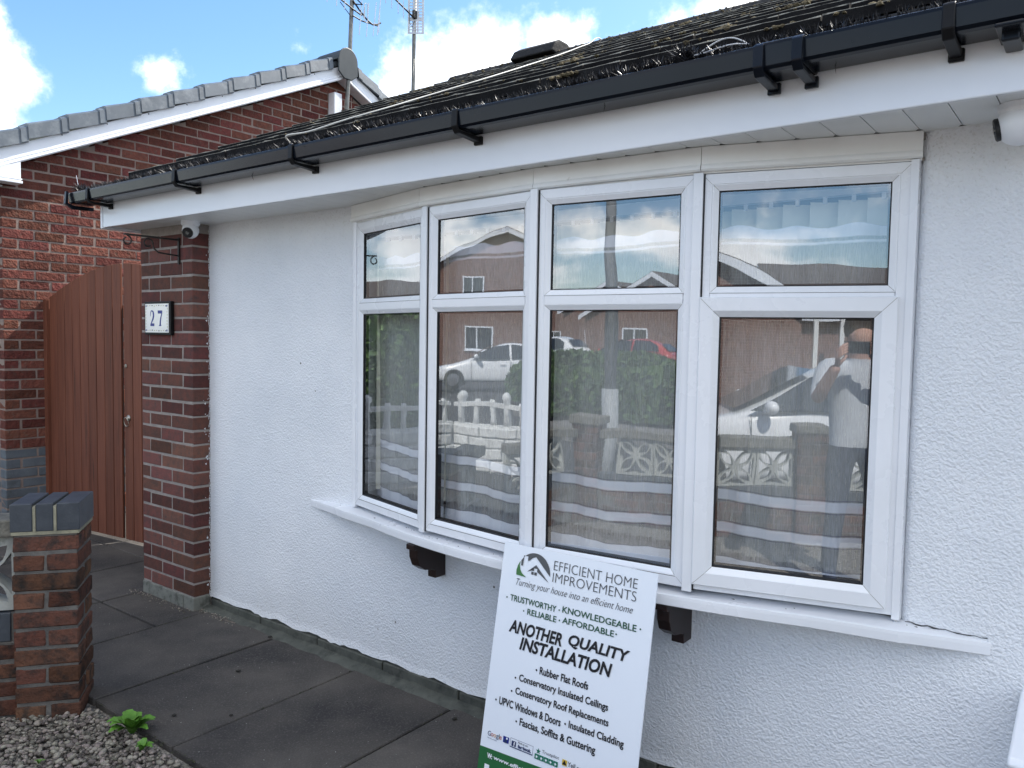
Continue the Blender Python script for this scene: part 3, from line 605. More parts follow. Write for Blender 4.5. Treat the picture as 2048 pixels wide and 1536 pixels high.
# ---- gutter
GZ = 2.248
K_FALL = .0008
prof = [(-.203, GZ+.004), (-.206, GZ-.05), (-.214, GZ-.056), (-.225, GZ-.059), (-.300, GZ-.058), (-.315, GZ-.056), (-.323, GZ-.049), (-.327, GZ-.008), (-.326, GZ), (-.318, GZ+.004), (-.309, GZ+.002)]
inn = [(-.311, GZ-.003), (-.321, GZ-.006), (-.318, GZ-.048), (-.311, GZ-.055), (-.300, GZ-.057), (-.227, GZ-.057), (-.218, GZ-.052), (-.210, GZ-.05), (-.207, GZ+.004)]
gut = MB(); gut.prism(prof+inn, 0, -.66, 8.35)
gut = gut.build('gutter', M['black_pvc'], house)
gut.matrix_basis = Matrix.Translation((-.6, 0, GZ)) @ Matrix.Rotation(K_FALL, 4, 'Y') @ Matrix.Translation((.6, 0, -GZ))
for f in gut.data.polygons: f.use_smooth = False
b = MB(); b.prism([(y, z) for y, z in prof[:]] , 0, -.672, -.655); o = b.build('stop_end', M['black_pvc'], gut); bevel(o, .003, 2)
b = MB(); b.prism([(-.20, GZ-.064), (-.30, GZ-.066), (-.336, GZ-.055), (-.333, GZ+.006), (-.345, GZ+.006), (-.350, GZ-.06), (-.31, GZ-.086), (-.20, GZ-.082)], 0, -.668, -.65); o = b.build('stop_end_rim', M['black_pvc'], gut)
def bracket_mesh(wd):
    b = MB()
    b.prism([(-.318, GZ+.006), (-.3285, GZ+.006), (-.3335, GZ), (-.335, GZ-.030), (-.336, GZ-.052), (-.318, GZ-.072), (-.215, GZ-.080), (-.205, GZ-.084), (-.205, GZ-.063), (-.300, GZ-.0625), (-.316, GZ-.0605), (-.3255, GZ-.052), (-.329, GZ)], 0, -wd/2, wd/2)
    b.box(-wd/2-.004, -.213, GZ-.088, wd/2+.004, -.2005, GZ-.060)
    return b.mesh('bracket')
bme = bracket_mesh(.026); bme.materials.append(M['black'])
for x in (-.445, .405, 1.265, 2.128, 3.568, 4.43, 5.3, 6.1, 7.0, 7.9):
    o = link('gutter_bracket', bme, None, gut); o.location = (x, 0, 0); bevel(o, .002, 1)
# union with its two clips
un = MB(); gp = [(y-(.006 if y < -.26 else 0), z-(.006 if z < GZ-.03 else 0)+(.002 if z > GZ-.02 else 0)) for y, z in prof]
un.prism([(y, z) for y, z in gp]+[(-.309, GZ-.004), (-.2, GZ-.004)], 0, 3.135, 3.255); o = un.build('gutter_union', M['black_pvc'], gut); bevel(o, .003, 2)
cl = bracket_mesh(.026); cl.materials.append(M['black_pvc'])
for x in (3.147, 3.243):
    o = link('union_clip', cl, None, gut); o.location = (x, -.0075, -.006); bevel(o, .003, 2)
b = MB(); b.box(3.665, -.29, 2.160, 3.70, -.2005, 2.187); b.box(3.655, -.330, 2.179, 3.71, -.2, 2.189); o = b.build('outlet', M['black_pvc'], gut); bevel(o, .004, 2)

# ---- bristle gutter brush lying in the gutter
rn = random.Random(11); b = MB()
def bristle(b, p, d, L_, wd):
    d = d.normalized(); u = d.cross(Vector((rn.uniform(-1, 1), rn.uniform(-1, 1), rn.uniform(-1, 1)))).normalized()*wd
    p = Vector(p); q = p+d*L_ + Vector((rn.uniform(-1, 1), rn.uniform(-1, 1), -.6))*L_*.10; m_ = p+d*L_*.55
    b.add([p-u, p+u, m_+u, m_-u, q], [(0, 1, 2, 3), (3, 2, 4)])
for i in range(15000):
    x = rn.uniform(-.64, 5.0); a = rn.gauss(math.pi/2, .75)
    c = (x, -.262+.004*math.sin(x*9), GZ-.012-K_FALL*(x+.6)+.006*math.sin(x*5))
    bristle(b, c, Vector((rn.gauss(0, .35), math.cos(a)*1.0, math.sin(a))), rn.uniform(.045, .07), .003)
for (cx, cz, n) in ((2.915, 2.272, 260), (-.655, 2.27, 200)):
    for i in range(n):
        d = Vector((rn.gauss(0, 1), rn.gauss(-.1, .8), rn.gauss(.5, .9))); bristle(b, (cx+rn.gauss(0, .01), -.265+rn.gauss(0, .006), cz), d, rn.uniform(.04, .06), .0011)
br = thing('gutter_brush', 'black bristle gutter brush laid along the bungalow gutter', 'gutter brush', (2.0, -.262, GZ-.03))
b.build('bristles', M['bristle'], br, kind='stuff', fix=False)
cb = MB(); cb.tube([(-.65+.3*i, -.262, GZ-.03) for i in range(20)], .003, 6)
cb.tube([(2.93, -.262, 2.27)]+[(2.95+.14*t, -.262+.02*math.sin(t*3), 2.28+.035*math.sin(t*math.pi)) for t in [k/12 for k in range(13)]]+[(2.95+.14*(1-t), -.285, 2.275+.004*math.sin(t*5)) for t in [k/6 for k in range(1, 7)]], .0022, 6)
cb.tube([(-.66, -.27, 2.25), (-.72, -.26, 2.36)], .0016, 6)
cb.build('wire_core', M['alu'], br)

# ---- loose cable on the roof
cp = [(1.17, -.262, 2.285), (1.2, -.30, 2.30), (1.27, -.245, 2.318), (1.36, -.13, 0), (1.41, .04, 0), (1.43, .33, 0), (1.46, .58, 0), (1.45, .85, 0), (1.37, 1.30, 0), (1.26, 1.65, 0), (1.12, 1.98, 0), (1.02, 2.25, 0), (.99, 2.43, 3.565), (1.0, 2.6, 3.5)]
cp = [(x, y, z if z else rz_(y)+.012) for x, y, z in cp]; fine = []
for i in range(len(cp)-1):
    p0, p1, p2, p3 = [Vector(cp[max(0, min(len(cp)-1, i+k_))]) for k_ in (-1, 0, 1, 2)]
    for q in range(6):
        t = q/6; fine.append(.5*((2*p1)+(-p0+p2)*t+(2*p0-5*p1+4*p2-p3)*t*t+(-p0+3*p1-3*p2+p3)*t**3))
o = MB().tube(fine, .0035, 6).build('cable', M['wire'], smooth=True); tag(o, 'thin white cable running loosely up the dark tiled roof', 'cable')

# ------------------------------------------------------------------ bow window
P = [Vector((1.175, .09)), Vector((1.745, -.056)), Vector((2.31, -.118)), Vector((2.875, -.062)), Vector((3.44, .09))]
Z0, Z1 = .737, 2.0; TR0, TR1 = 1.597, 1.665
win = MB()
def arc_pts(off, n=40, ext=0):
    """points of the bow offset outwards"""
    pts = []
    cx = 2.3075; # circle through ends and middle
    a = (P[4].x-P[0].x)/2; s = .202; Rr_ = (a*a+s*s)/(2*s); cy = -.112+Rr_
    for i in range(n+1):
        an = math.asin(a/Rr_)*(2*i/n-1); pts.append((cx+(Rr_+off)*math.sin(an), cy-(Rr_+off)*math.cos(an)))
    return pts
bay = MB(); bay.prism([(1.18, .29)]+[(p.x, p.y+.045) for p in P]+[(3.435, .29)], 2, Z0-.012, Z0+.02)
bay = bay.build('bow_window', M['upvc'], house)
def frame_at(k):
    a, b2 = P[k], P[k+1]; t = (b2-a); L_ = t.length; t.normalize(); n = Vector((t.y, -t.x))
    return Matrix(((t.x, -n.x, 0, a.x), (t.y, -n.y, 0, a.y), (0, 0, 1, 0), (0, 0, 0, 1))), L_     # local: x along, y inwards, z up
def ring(b, x0, z0, x1, z1, prof):
    """mitred frame: prof = (inset, y) pairs, closed loop"""
    vs = []
    for d, y in prof: vs += [(x0+d, y, z0+d), (x1-d, y, z0+d), (x1-d, y, z1-d), (x0+d, y, z1-d)]
    m_ = len(prof); fs = []
    for i in range(m_):
        j_ = (i+1) % m_
        for q in range(4): fs.append((i*4+q, i*4+(q+1) % 4, j_*4+(q+1) % 4, j_*4+q))
    b.add(vs, fs)
def local(mb, name, mat, parent, Mx, **k):
    o = mb.build(name, mat, parent, **k); o.matrix_parent_inverse = Matrix(); o.matrix_basis = Mx; return o
for k in range(4):
    Mx, L_ = frame_at(k)
    e0 = .008; e1 = L_-.008; m0 = .018 if k else .0; 
    # outer frame
    f = MB(); ring(f, e0, Z0, e1, Z1, [(0, .05), (0, 0), (.001, -.001), (.030, -.001), (.031, 0), (.034, .004), (.034, .05)])
    f.box(e0+.034, -.0012, TR0+.018, e1-.034, .049, TR1-.018)
    fr = local(f, 'window_frame', M['upvc'], bay, Mx)
    wins = [(TR1-.019, 1.953+.019+.006, 'light')]
    lights = [(e0+.031, TR1-.020, e1-.031, Z1-.030)]
    if k < 3: lights.append((e0+.031, Z0+.030, e1-.031, TR0+.020))
    for (x0, z0, x1, z1) in lights:
        bd = MB(); ring(bd, x0+.001, z0+.001, x1-.001, z1-.001, [(0, .03), (0, .001), (.003, .0005), (.019, .010), (.019, .03)])
        local(bd, 'glazing_bead', M['upvc'], bay, Mx)
        gk = MB(); ring(gk, x0+.0185, z0+.0185, x1-.0185, z1-.0185, [(0, .028), (0, .0095), (.0025, .0098), (.004, .0115), (.004, .028)]); local(gk, 'gasket', M['gasket'], bay, Mx)
        gl = MB(); gl.add([(x0+.02, .016, z0+.02), (x1-.02, .016, z0+.02), (x1-.02, .016, z1-.02), (x0+.02, .016, z1-.02)], [(0, 1, 2, 3)]); local(gl, 'glass_pane', M['glass'], bay, Mx, fix=False)
        sp = MB(); ring(sp, x0+.020, z0+.020, x1-.020, z1-.020, [(0, .0175), (.007, .0175), (.007, .034), (0, .034)]); local(sp, 'spacer', M['gasket'], bay, Mx)
    if k == 3:
        x0, z0, x1, z1 = .013, .755, .554, 1.633
        sa = MB(); ring(sa, x0, z0, x1, z1, [(0, .0), (0, -.014), (.003, -.018), (.040, -.018), (.042, -.017), (.059, -.004), (.059, .03), (.0, .03)])
        s_o = local(sa, 'opening_sash', M['upvc'], bay, Mx)
        gk = MB(); ring(gk, x0+.0585, z0+.0585, x1-.0585, z1-.0585, [(0, .028), (0, -.004), (.003, -.0035), (.0045, -.001), (.0045, .028)]); local(gk, 'gasket', M['gasket'], bay, Mx)
        gl = MB(); gl.add([(x0+.06, .006, z0+.06), (x1-.06, .006, z0+.06), (x1-.06, .006, z1-.06), (x0+.06, .006, z1-.06)], [(0, 1, 2, 3)]); local(gl, 'glass_pane', M['glass'], bay, Mx, fix=False)
        sp = MB(); ring(sp, x0+.061, z0+.061, x1-.061, z1-.061, [(0, .0078), (.006, .0078), (.006, .025), (0, .025)]); local(sp, 'spacer', M['gasket'], bay, Mx)
    ml = MB()
    def mline(xa, za, ya, xb, zb_, yb, w_=.0007):
        d = Vector((xb-xa, zb_-za)).normalized(); q = Vector((-d.y, d.x))*w_
        ml.add([(xa-q.x, ya, za-q.y), (xa+q.x, ya, za+q.y), (xb+q.x, yb, zb_+q.y), (xb-q.x, yb, zb_-q.y)], [(0, 1, 2, 3)])
    for (x0, z0, x1, z1) in lights:
        for (cx_, cz_, sx_, sz_) in ((x0, z0, 1, 1), (x1, z0, -1, 1), (x0, z1, 1, -1), (x1, z1, -1, -1)): mline(cx_+sx_*.004, cz_+sz_*.004, -.0002, cx_+sx_*.0195, cz_+sz_*.0195, .0094)
    for (cx_, cz_, sx_, sz_) in ((e0, Z0, 1, 1), (e1, Z0, -1, 1), (e0, Z1, 1, -1), (e1, Z1, -1, -1)):
        if k < 3 or sz_ < 0: mline(cx_+sx_*.002, cz_+sz_*.002, -.0016, cx_+sx_*.030, cz_+sz_*.030, -.0016, .0005)
    if k == 3:
        x0, z0, x1, z1 = .013, .755, .554, 1.633
        for (cx_, cz_, sx_, sz_) in ((x0, z0, 1, 1), (x1, z0, -1, 1), (x0, z1, 1, -1), (x1, z1, -1, -1)):
            mline(cx_+sx_*.004, cz_+sz_*.004, -.0187, cx_+sx_*.040, cz_+sz_*.040, -.0187); mline(cx_+sx_*.041, cz_+sz_*.041, -.0186, cx_+sx_*.059, cz_+sz_*.059, -.0052)
    local(ml, 'mitre_joint', M['dirt'], bay, Mx, fix=False, kind='stuff')
    for (x0, z0, x1, z1) in lights:
        gl_ = MB(); gl_.box(x0+.001, -.0014, z0-.0006, x1-.001, .001, z0+.0008); local(gl_, 'bead_joint', M['joint'], bay, Mx)
    # end
for k in (1, 2, 3):
    p = P[k]; t = (P[k+1]-P[k-1]).normalized(); n = Vector((t.y, -t.x))
    Mx = Matrix(((t.x, -n.x, 0, p.x), (t.y, -n.y, 0, p.y), (0, 0, 1, 0), (0, 0, 0, 1)))
    b = MB(); b.box(-.016, -.0105, Z0-.008, .014, .03, Z1+.004); o = local(b, 'mullion', M['upvc'], bay, Mx); bevel(o, .002, 2)
    b = MB(); b.box(.0143, -.004, Z0-.004, .0185, .03, Z1); local(b, 'mullion_gap', M['gasket'], bay, Mx)
# corner posts at both ends
for x, y in ((1.178, .094), (3.437, .094)):
    b = MB(); b.box(x-.010, y-.012, Z0-.01, x+.010, y+.05, Z1+.005); b.build('end_post', M['upvc'], bay)
# cill
ap = arc_pts(.020)
front = [(.862, .0995)]+[(.862+(1.16-.862)*i/8, .0995+(.038-.0995)*(i/8)**1.25) for i in range(1, 9)]+ap[4:-4]+[(3.455+(3.668-3.455)*i/8, .038+(.0995-.038)*(i/8)**.85) for i in range(0, 9)]
def offs(pts, d):
    res = []
    for i, p in enumerate(pts):
        a = Vector(pts[max(0, i-1)]); c = Vector(pts[min(len(pts)-1, i+1)]); t = (c-a).normalized(); n = Vector((t.y, -t.x)); res.append((p[0]+n.x*d, p[1]+n.y*d))
    return res
sill = MB(); f1 = offs(front, -.0); secs = [(-.004, .7145), (.003, .712), (.004, .703), (.004, .681), (.0, .678), (-.016, .678)]
rows = [offs(front, d) for d, z in secs]
back = [(min(max(p[0], 1.19), 3.43) if .1 > p[1] else p[0], max(.0995, min(.28, .13))) for p in front]
vs = [(p[0], p[1], z) for r_, (d, z) in zip(rows, secs) for p in r_]; n = len(front)
backv = [(p[0], .12, .722) for p in front]; vs = backv + vs + [(p[0], .12, .678) for p in front]; nr = len(secs)+2
fs = [(i*n+j_, i*n+j_+1, (i+1)*n+j_+1, (i+1)*n+j_) for i in range(nr-1) for j_ in range(n-1)]
fs += [tuple(i*n for i in range(nr)), tuple(i*n+n-1 for i in range(nr))[::-1]]
sl = MB().add(vs, fs).build('window_cill', M['upvc'], bay)
ib = MB(); ib.prism([(1.19, .30), (1.19, .12)]+[(p.x, p.y+.06) for p in P[1:4]]+[(3.43, .12), (3.43, .30)], 2, .742, .752); ib.build('inner_board', M['upvc_clean'], bay)
# head boards: three long cream boards with a drip lip, butted with a visible joint
hp = [Vector((1.150, .085)), Vector((1.705, -.055)), Vector((2.29, -.105)), Vector((2.885, -.075)), Vector((3.455, .083))]
for k in range(4):
    a, c = hp[k], hp[k+1]; t = (c-a); L_ = t.length; t.normalize(); n = Vector((t.y, -t.x))
    Mx = Matrix(((t.x, -n.x, 0, a.x), (t.y, -n.y, 0, a.y), (0, 0, 1, 0), (0, 0, 0, 1)))
    b = MB(); b.prism([(.0, 2.079), (-.001, 2.028), (-.006, 2.020), (-.007, 2.012), (-.002, 2.007), (.012, 2.007), (.012, 2.002), (.05, 2.002), (.05, 2.079)], 0, .001, L_-.001)
    local(b, 'head_board', M['cream'], bay, Mx)
b = MB(); b.prism([(1.18, .30)]+[(p.x, p.y+.02) for p in hp]+[(3.44, .30)], 2, 2.003, 2.012); b.prism([(1.18, .30)]+[(p.x, p.y+.02) for p in hp]+[(3.44, .30)], 2, 2.06, 2.078); b.build('window_ceiling', M['interior'], bay)
b = MB(); rn = random.Random(31)
for i in range(26):
    q = rn.choice(front[6:-6]); d = rn.uniform(-.035, .0); x, y, sz_ = q[0]+rn.uniform(-.02, .02), q[1]-d, rn.uniform(.0015, .004)
    b.add([(x-sz_*rn.uniform(.5, 2), y, .7225-.2*0), (x+sz_, y-sz_*.8, .7215), (x+sz_*rn.uniform(1, 2), y+sz_*.4, .7225), (x, y+sz_, .7228)], [(0, 1, 2, 3)])
b.build('dirt_speck', M['joint'], sl, kind='stuff', fix=False)
b = MB(); pts_ = [(3.46+(3.66-3.46)*i/14, .0985, .7228+rn.uniform(-.003, .003)) for i in range(15)]; b.tube(pts_, [rn.uniform(.0008, .0028) for _ in pts_], 5); b.build('cracked_joint', M['joint'], sl)
# corbels under the cill
cm = MB(); cm.prism([(.102, .677), (-.088, .677), (-.088, .655), (-.072, .652), (-.070, .62), (-.055, .585), (-.02, .562), (.03, .552), (.04, .548), (.04, .515), (.102, .515)], 0, -.022, .022)
cm = cm.mesh('corbel'); cm.materials.append(M['wood_dark'])
for x in (1.705, 2.80):
    o = link('corbel', cm, None, bay); o.location = (x, 0, 0); bevel(o, .003, 2)

# ---- curtains and blinds
def curtain(x0, x1, k0, seed, zt=1.85, zb=.765, gather=None):
    rn_ = random.Random(seed); nx = 90; nz = 60; vs = []; uvs = []
    bow = arc_pts(-.075, 200)
    def byx(x):
        i = min(range(len(bow)), key=lambda q: abs(bow[q][0]-x)); return bow[i][1]
    ph = [rn_.uniform(0, 6.28) for _ in range(6)]
    for j_ in range(nz+1):
        z = zb+(zt-zb)*j_/nz; tt = j_/nz
        for i in range(nx+1):
            s = i/nx; x = x0+(x1-x0)*s
            if gather: x += gather*(1-tt)**1.5*math.sin(math.pi*s)*.5
            amp = .006*(.4+(1-tt)); y = byx(x)+.035+amp*math.sin(x*26+ph[0]+.8*math.sin(z*3+ph[1]))+.004*math.sin(x*71+ph[2]+z*4)
            sag = .005*math.sin(x*(5+seed)+ph[3])*(1-tt*.3)+.0025*math.sin(x*17+ph[4]+z)
            if tt > .97: sag += .006*math.sin(x*40+ph[5])
            vs.append((x, y, z+sag*1.0)); uvs.append((s, z))
    fs = [(j_*(nx+1)+i, j_*(nx+1)+i+1, (j_+1)*(nx+1)+i+1, (j_+1)*(nx+1)+i) for j_ in range(nz) for i in range(nx)]
    b = MB(); b.add(vs, fs); me = b.mesh('net_curtain', True, False); ul = me.uv_layers.new(name='UVMap')
    for p_ in me.polygons:
        for li, vi in zip(p_.loop_indices, p_.vertices): ul.data[li].uv = uvs[vi]
    return link('net_curtain', me, M['voile'])
for (a, c, sd_, lb, g_) in ((1.21, 1.76, 1, 'sheer net curtain with plain white hem behind the leftmost pane of the bow window', 0),
                        (1.77, 2.30, 2, 'striped sheer curtain gathered sideways behind the second window pane from the left', .22),
                        (2.31, 2.86, 3, 'striped sheer curtain behind the pane just above the advertising board', .03),
                        (2.87, 3.40, 4, 'striped sheer curtain behind the opening sash at the right of the window', 0)):
    o = curtain(a, c, 0, sd_, gather=g_); tag(o, lb, 'curtain', 'net curtains behind the bow window')
bl = thing('vertical_blind', 'cream vertical blind hanging behind the net curtains of the bow window', 'blind', (2.3, .2, 1.9))
b = MB(); b.box(1.22, .185, 1.945, 3.40, .215, 1.985); b.build('headrail', M['upvc_clean'], bl)
i = 0; x = 1.26
while x < 3.40:
    b = MB(); rn_ = random.Random(i); a = R(rn_.uniform(18, 34)); dx, dy = .044*math.cos(a), .044*math.sin(a)
    n_ = 5; vs = []
    for q in range(n_+1):
        u = 2*q/n_-1; bx = -dy*.12*(1-u*u); vs += [(x+dx*u+bx*.3, .2+dy*u+.004*(1-u*u), z) for z in (.80, 1.93)]
    b.add(vs, [(2*q, 2*q+2, 2*q+3, 2*q+1) for q in range(n_)]); sl_ = b.build('blind_slat', M['blind'], bl, smooth=True, fix=False)
    hb = MB(); hb.box(x-.006, .197, 1.925, x+.006, .203, 1.95); hb.build('slat_hanger', M['upvc_clean'], sl_)
    x += .083; i += 1

# ------------------------------------------------------------------ small fixtures on the bungalow
def ball(b, c, r, n=14, m_=10, sq=(1, 1, 1)):
    vs = []; c = Vector(c)
    for i in range(m_+1):
        th = math.pi*i/m_
        for k_ in range(n): vs.append((c.x+sq[0]*r*math.sin(th)*math.cos(2*math.pi*k_/n), c.y+sq[1]*r*math.sin(th)*math.sin(2*math.pi*k_/n), c.z+sq[2]*r*math.cos(th)))
    b.add(vs, [(i*n+k_, i*n+(k_+1) % n, (i+1)*n+(k_+1) % n, (i+1)*n+k_) for i in range(m_) for k_ in range(n)])
def dome_cam(loc, look, label, R_=.042):
    c = Vector(loc); look = Vector(look).normalized()
    t = thing('security_camera', label, 'security camera', loc)
    b = MB(); b.lathe([(.047, 0), (.047, -.014), (.044, -.02), (.041, -.024)], c, 28); b.build('base_ring', M['upvc'], t, smooth=False)
    b = MB(); ball(b, c+Vector((0, 0, -.047)), R_, 26, 16); b.lathe([(.038, -.02), (.0405, -.05)], c, 26); b.build('ball_housing', M['upvc'], t, smooth=True)
    lc = c+Vector((0, 0, -.047))+look*(R_-.008)
    b = MB(); b.lathe([(.027, 0), (.0275, .008), (.025, .0105)], lc, 24, look); b.build('lens_ring', M['gasket'], t)
    b = MB(); b.lathe([(.011, 0), (.009, .003)], lc+look*.0102, 16, look); b.build('lens', M['carglass'], t)
dome_cam((.045, -.035, 2.08), (.55, -.75, -.42), 'small white dome security camera under the soffit beside the brick pillar')
dome_cam((3.685, -.045, 2.08), (-.985, -.16, -.2), 'white ball security camera under the soffit at the right edge above the rendered wall', .050)
# house number plaque
pq = thing('house_number_plaque', 'glazed white tile plaque with blue number 27 on the brick pillar', 'house number', (-.31, 0, 1.58))
b = MB(); b.box(-.452, -.022, 1.488, -.178, -.0015, 1.672); fr_ = b.build('plaque_frame', M['black'], pq); bevel(fr_, .003, 2)
b = MB(); b.box(-.4385, -.0245, 1.501, -.196, -.020, 1.659); b.build('glazed_tile', M['glazed'], pq)
def on_plaque(me, x, z, mat, nm='lettering', y=-.0252):
    o = link(nm, me, mat, pq); o.matrix_basis = Matrix.Translation((x, y, z)) @ Matrix.Rotation(math.pi/2, 4, 'X'); return o
def digit(ch):
    if ch == '2':
        o_ = [(0, .62), (.04, .85), (.2, .99), (.5, 1), (.8, .94), (.97, .8), (.98, .62), (.85, .45), (.55, .28), (.38, .2), (.36, .17), (1, .17), (.98, 0), (.03, 0), (.03, .12), (.3, .3), (.55, .5), (.66, .68), (.6, .86), (.42, .94), (.24, .88), (.14, .75), (.1, .62)]
    else:
        o_ = [(0, 1), (1, 1), (.98, .8), (.78, .55), (.68, .3), (.66, .08), (.82, 0), (.2, 0), (.38, .08), (.42, .3), (.55, .55), (.80, .80), (.02, .80)]
    return curve_mesh([o_], 0)
on_plaque(fit(digit('2'), .044, .088), -.385, 1.536, M['p_blue']); on_plaque(fit(digit('7'), .048, .085), -.305, 1.537, M['p_blue'])
bo = {'p_olive': MB(), 'p_black': MB(), 'p_tan': MB(), 'p_blue': MB()}
rn = random.Random(5)
def blob(mb_, x, z, r, sx=1, sz=1):
    n_ = 8; mb_.add([(x+r*sx*math.cos(k_*math.pi/4), -.0256, z+r*sz*math.sin(k_*math.pi/4)) for k_ in range(n_)], [tuple(range(n_))])
for (x, z) in ((-.427, 1.647), (-.21, 1.647), (-.427, 1.513), (-.21, 1.513)): blob(bo['p_blue'], x, z, .006)
for i in range(9):
    x = -.410+i*.0235
    for z in (1.648, 1.512): blob(bo[('p_olive', 'p_tan', 'p_black')[i % 3]], x, z+rn.uniform(-.002, .002), .0045, 1.3 if i % 3 == 2 else 1, .7)
for i in range(7):
    z = 1.532+i*.0165
    for x in (-.429, -.207): blob(bo[('p_olive', 'p_tan')[i % 2]], x+rn.uniform(-.002, .002), z, .0042, .6, 1.3)
for k_, v_ in bo.items(): v_.build('border_print', M[k_], pq, fix=False)
# iron hanging bracket
ir = MB(); X = -.12
ir.box(X-.006, -.010, 1.868, X+.006, -.001, 2.01); ir.box(X-.005, -.30, 1.992, X+.005, -.001, 2.001)
ir.tube([(X, -.006, 1.912), (X, -.12, 1.92), (X, -.145, 1.94), (X, -.15, 1.965)], .0045, 6)
def scroll(cy, cz, r0, turns, st_, sg):
    return [(X, cy+sg*(r0*(1-t*.45))*math.cos(st_+turns*t*6.283), cz+(r0*(1-t*.45))*math.sin(st_+turns*t*6.283)) for t in [q/20 for q in range(21)]]
ir.tube(scroll(-.175, 1.962, .027, .9, 0, 1), .0042, 6); ir.tube(scroll(-.285, 1.966, .026, .95, math.pi/2, -1), .0042, 6)
o = ir.build('hanging_basket_bracket', M['iron']); tag(o, 'empty black wrought iron hanging basket bracket with scrolls on the brick pillar', 'bracket')

# white meter box low on the wall at the right
mt = thing('meter_box', 'white plastic meter box with sloping lid against the wall at the lower right corner', 'meter box', (3.95, .0, 0))
b = MB(); b.prism([(.099, -.02), (.099, .57), (-.215, .53), (-.215, -.02)], 0, 3.757, 4.16); o = b.build('box_body', M['upvc_clean'], mt); bevel(o, .012, 3)
b = MB(); b.prism([(.099, .572), (.099, .612), (.07, .614), (-.225, .566), (-.235, .55), (-.225, .532)], 0, 3.742, 4.175); o = b.build('lid', M['upvc_clean'], mt); bevel(o, .006, 3)

# ------------------------------------------------------------------ advertising board leaning on the cill
tilt = math.atan2(.14, .79)
SG = Matrix.Translation((2.23, -.1515, .79)) @ Matrix.Rotation(-tilt, 4, 'X') @ Matrix.Rotation(math.pi/2, 4, 'X')   # local: x right, y up the board, z towards the viewer
sg = bpy.data.objects.new('advertising_board', None); COL.objects.link(sg); sg.matrix_basis = SG
tag(sg, 'white home improvements advertising board leaning against the window cill', 'sign board')
BH = .803
def sgo(me, name, mat, x=0, y=0, z=.002, par=None):
    o = link(name, me, mat); o.parent = sg; o.matrix_basis = Matrix.Translation((x, y, z)); return o
b = MB(); b.box(0, -BH, -.0045, .59, 0, 0); o = sgo(b.mesh('panel'), 'panel', M['sign'], z=0)
b = MB(); b.add([(.0, -BH, .001), (.59, -BH, .001), (.59, -.672, .001), (.0, -.692, .001)], [(0, 1, 2, 3)]); sgo(b.mesh('band', fix=False), 'green_band', M['p_green'], z=.0)
def txt(s, x, vt, w_, h_, mat, off=0, shear=0, name='lettering', rot=0):
    me = fit(text_mesh(s, off, shear), w_, h_)
    o = sgo(me, name, mat, x, -(vt+h_)); 
    if rot: o.matrix_basis = o.matrix_basis @ Matrix.Rotation(rot, 4, 'Z')
    return o
txt('EFFICIENT HOME', .214, .027, .312, .031, M['p_grey'], -.012)
txt('IMPROVEMENTS', .214, .066, .312, .031, M['p_grey'], -.012)
txt('Turning your house into an efficient home', .069, .112, .450, .030, M['p_grey'], -.006, .35)
dot = lambda x, v, r=.0035, mat=M['p_black']: sgo(MB().add([(r*math.cos(k_*.785), r*math.sin(k_*.785), 0) for k_ in range(8)], [tuple(range(8))]).mesh('dot', fix=False), 'bullet', mat, x, -v)
txt('TRUSTWORTHY', .052, .170, .190, .021, M['p_dgreen'], .016); dot(.254, .181, .003, M['p_dgreen']); txt('KNOWLEDGEABLE', .266, .165, .272, .021, M['p_dgreen'], .016)
dot(.038, .183, .003, M['p_dgreen']); dot(.551, .174, .003, M['p_dgreen'])
txt('RELIABLE', .129, .203, .118, .020, M['p_dgreen'], .016); dot(.259, .213, .003, M['p_dgreen']); txt('AFFORDABLE', .270, .199, .193, .020, M['p_dgreen'], .016); dot(.114, .214, .003, M['p_dgreen']); dot(.471, .208, .003, M['p_dgreen'])
txt('ANOTHER', .062, .251, .216, .043, M['p_black'], .032, .2); txt('QUALITY', .302, .246, .224, .043, M['p_black'], .032, .2)
txt('INSTALLATION', .114, .299, .356, .043, M['p_black'], .032, .2)
NV = M['p_black']
txt('Rubber Flat Roofs', .206, .375, .187, .025, NV, .022); dot(.193, .390)
txt('Conservatory Insulated Ceilings', .128, .419, .343, .030, NV, .022); dot(.113, .436)
txt('Conservatory Roof Replacements', .119, .464, .359, .030, NV, .022); dot(.104, .482)
txt('UPVC Windows & Doors', .058, .512, .250, .026, NV, .022); dot(.044, .527); dot(.325, .524); txt('Insulated Cladding', .338, .509, .199, .030, NV, .022)
txt('Fascias, Soffits & Guttering', .151, .556, .292, .032, NV, .022); dot(.137, .572)
# small marks
for s, x, w_, mt_ in (('G', .027, .013, 'p_navy'), ('o', .041, .010, 'p_red'), ('o', .052, .010, 'p_orange'), ('g', .063, .010, 'p_navy'), ('l', .0745, .002, 'p_dgreen'), ('e', .0775, .009, 'p_red')):
    txt(s, x, {'G': .634, 'o': .638, 'g': .638, 'l': .633, 'e': .638}[s], w_, {'G': .016, 'o': .011, 'g': .015, 'l': .016, 'e': .011}[s], M[mt_])
txt('My Business', .028, .655, .040, .005, M['p_navy'])
def rect(x, v, w_, h_, mat, z=.002, name='print'): sgo(MB().add([(0, 0, 0), (w_, 0, 0), (w_, h_, 0), (0, h_, 0)], [(0, 1, 2, 3)]).mesh('r', fix=False), name, mat, x, -(v+h_), z)
rect(.093, .632, .024, .020, M['p_blue']); rect(.100, .640, .010, .012, M['p_navy'], .003); rect(.106, .634, .006, .006, M['p_white'], .003)
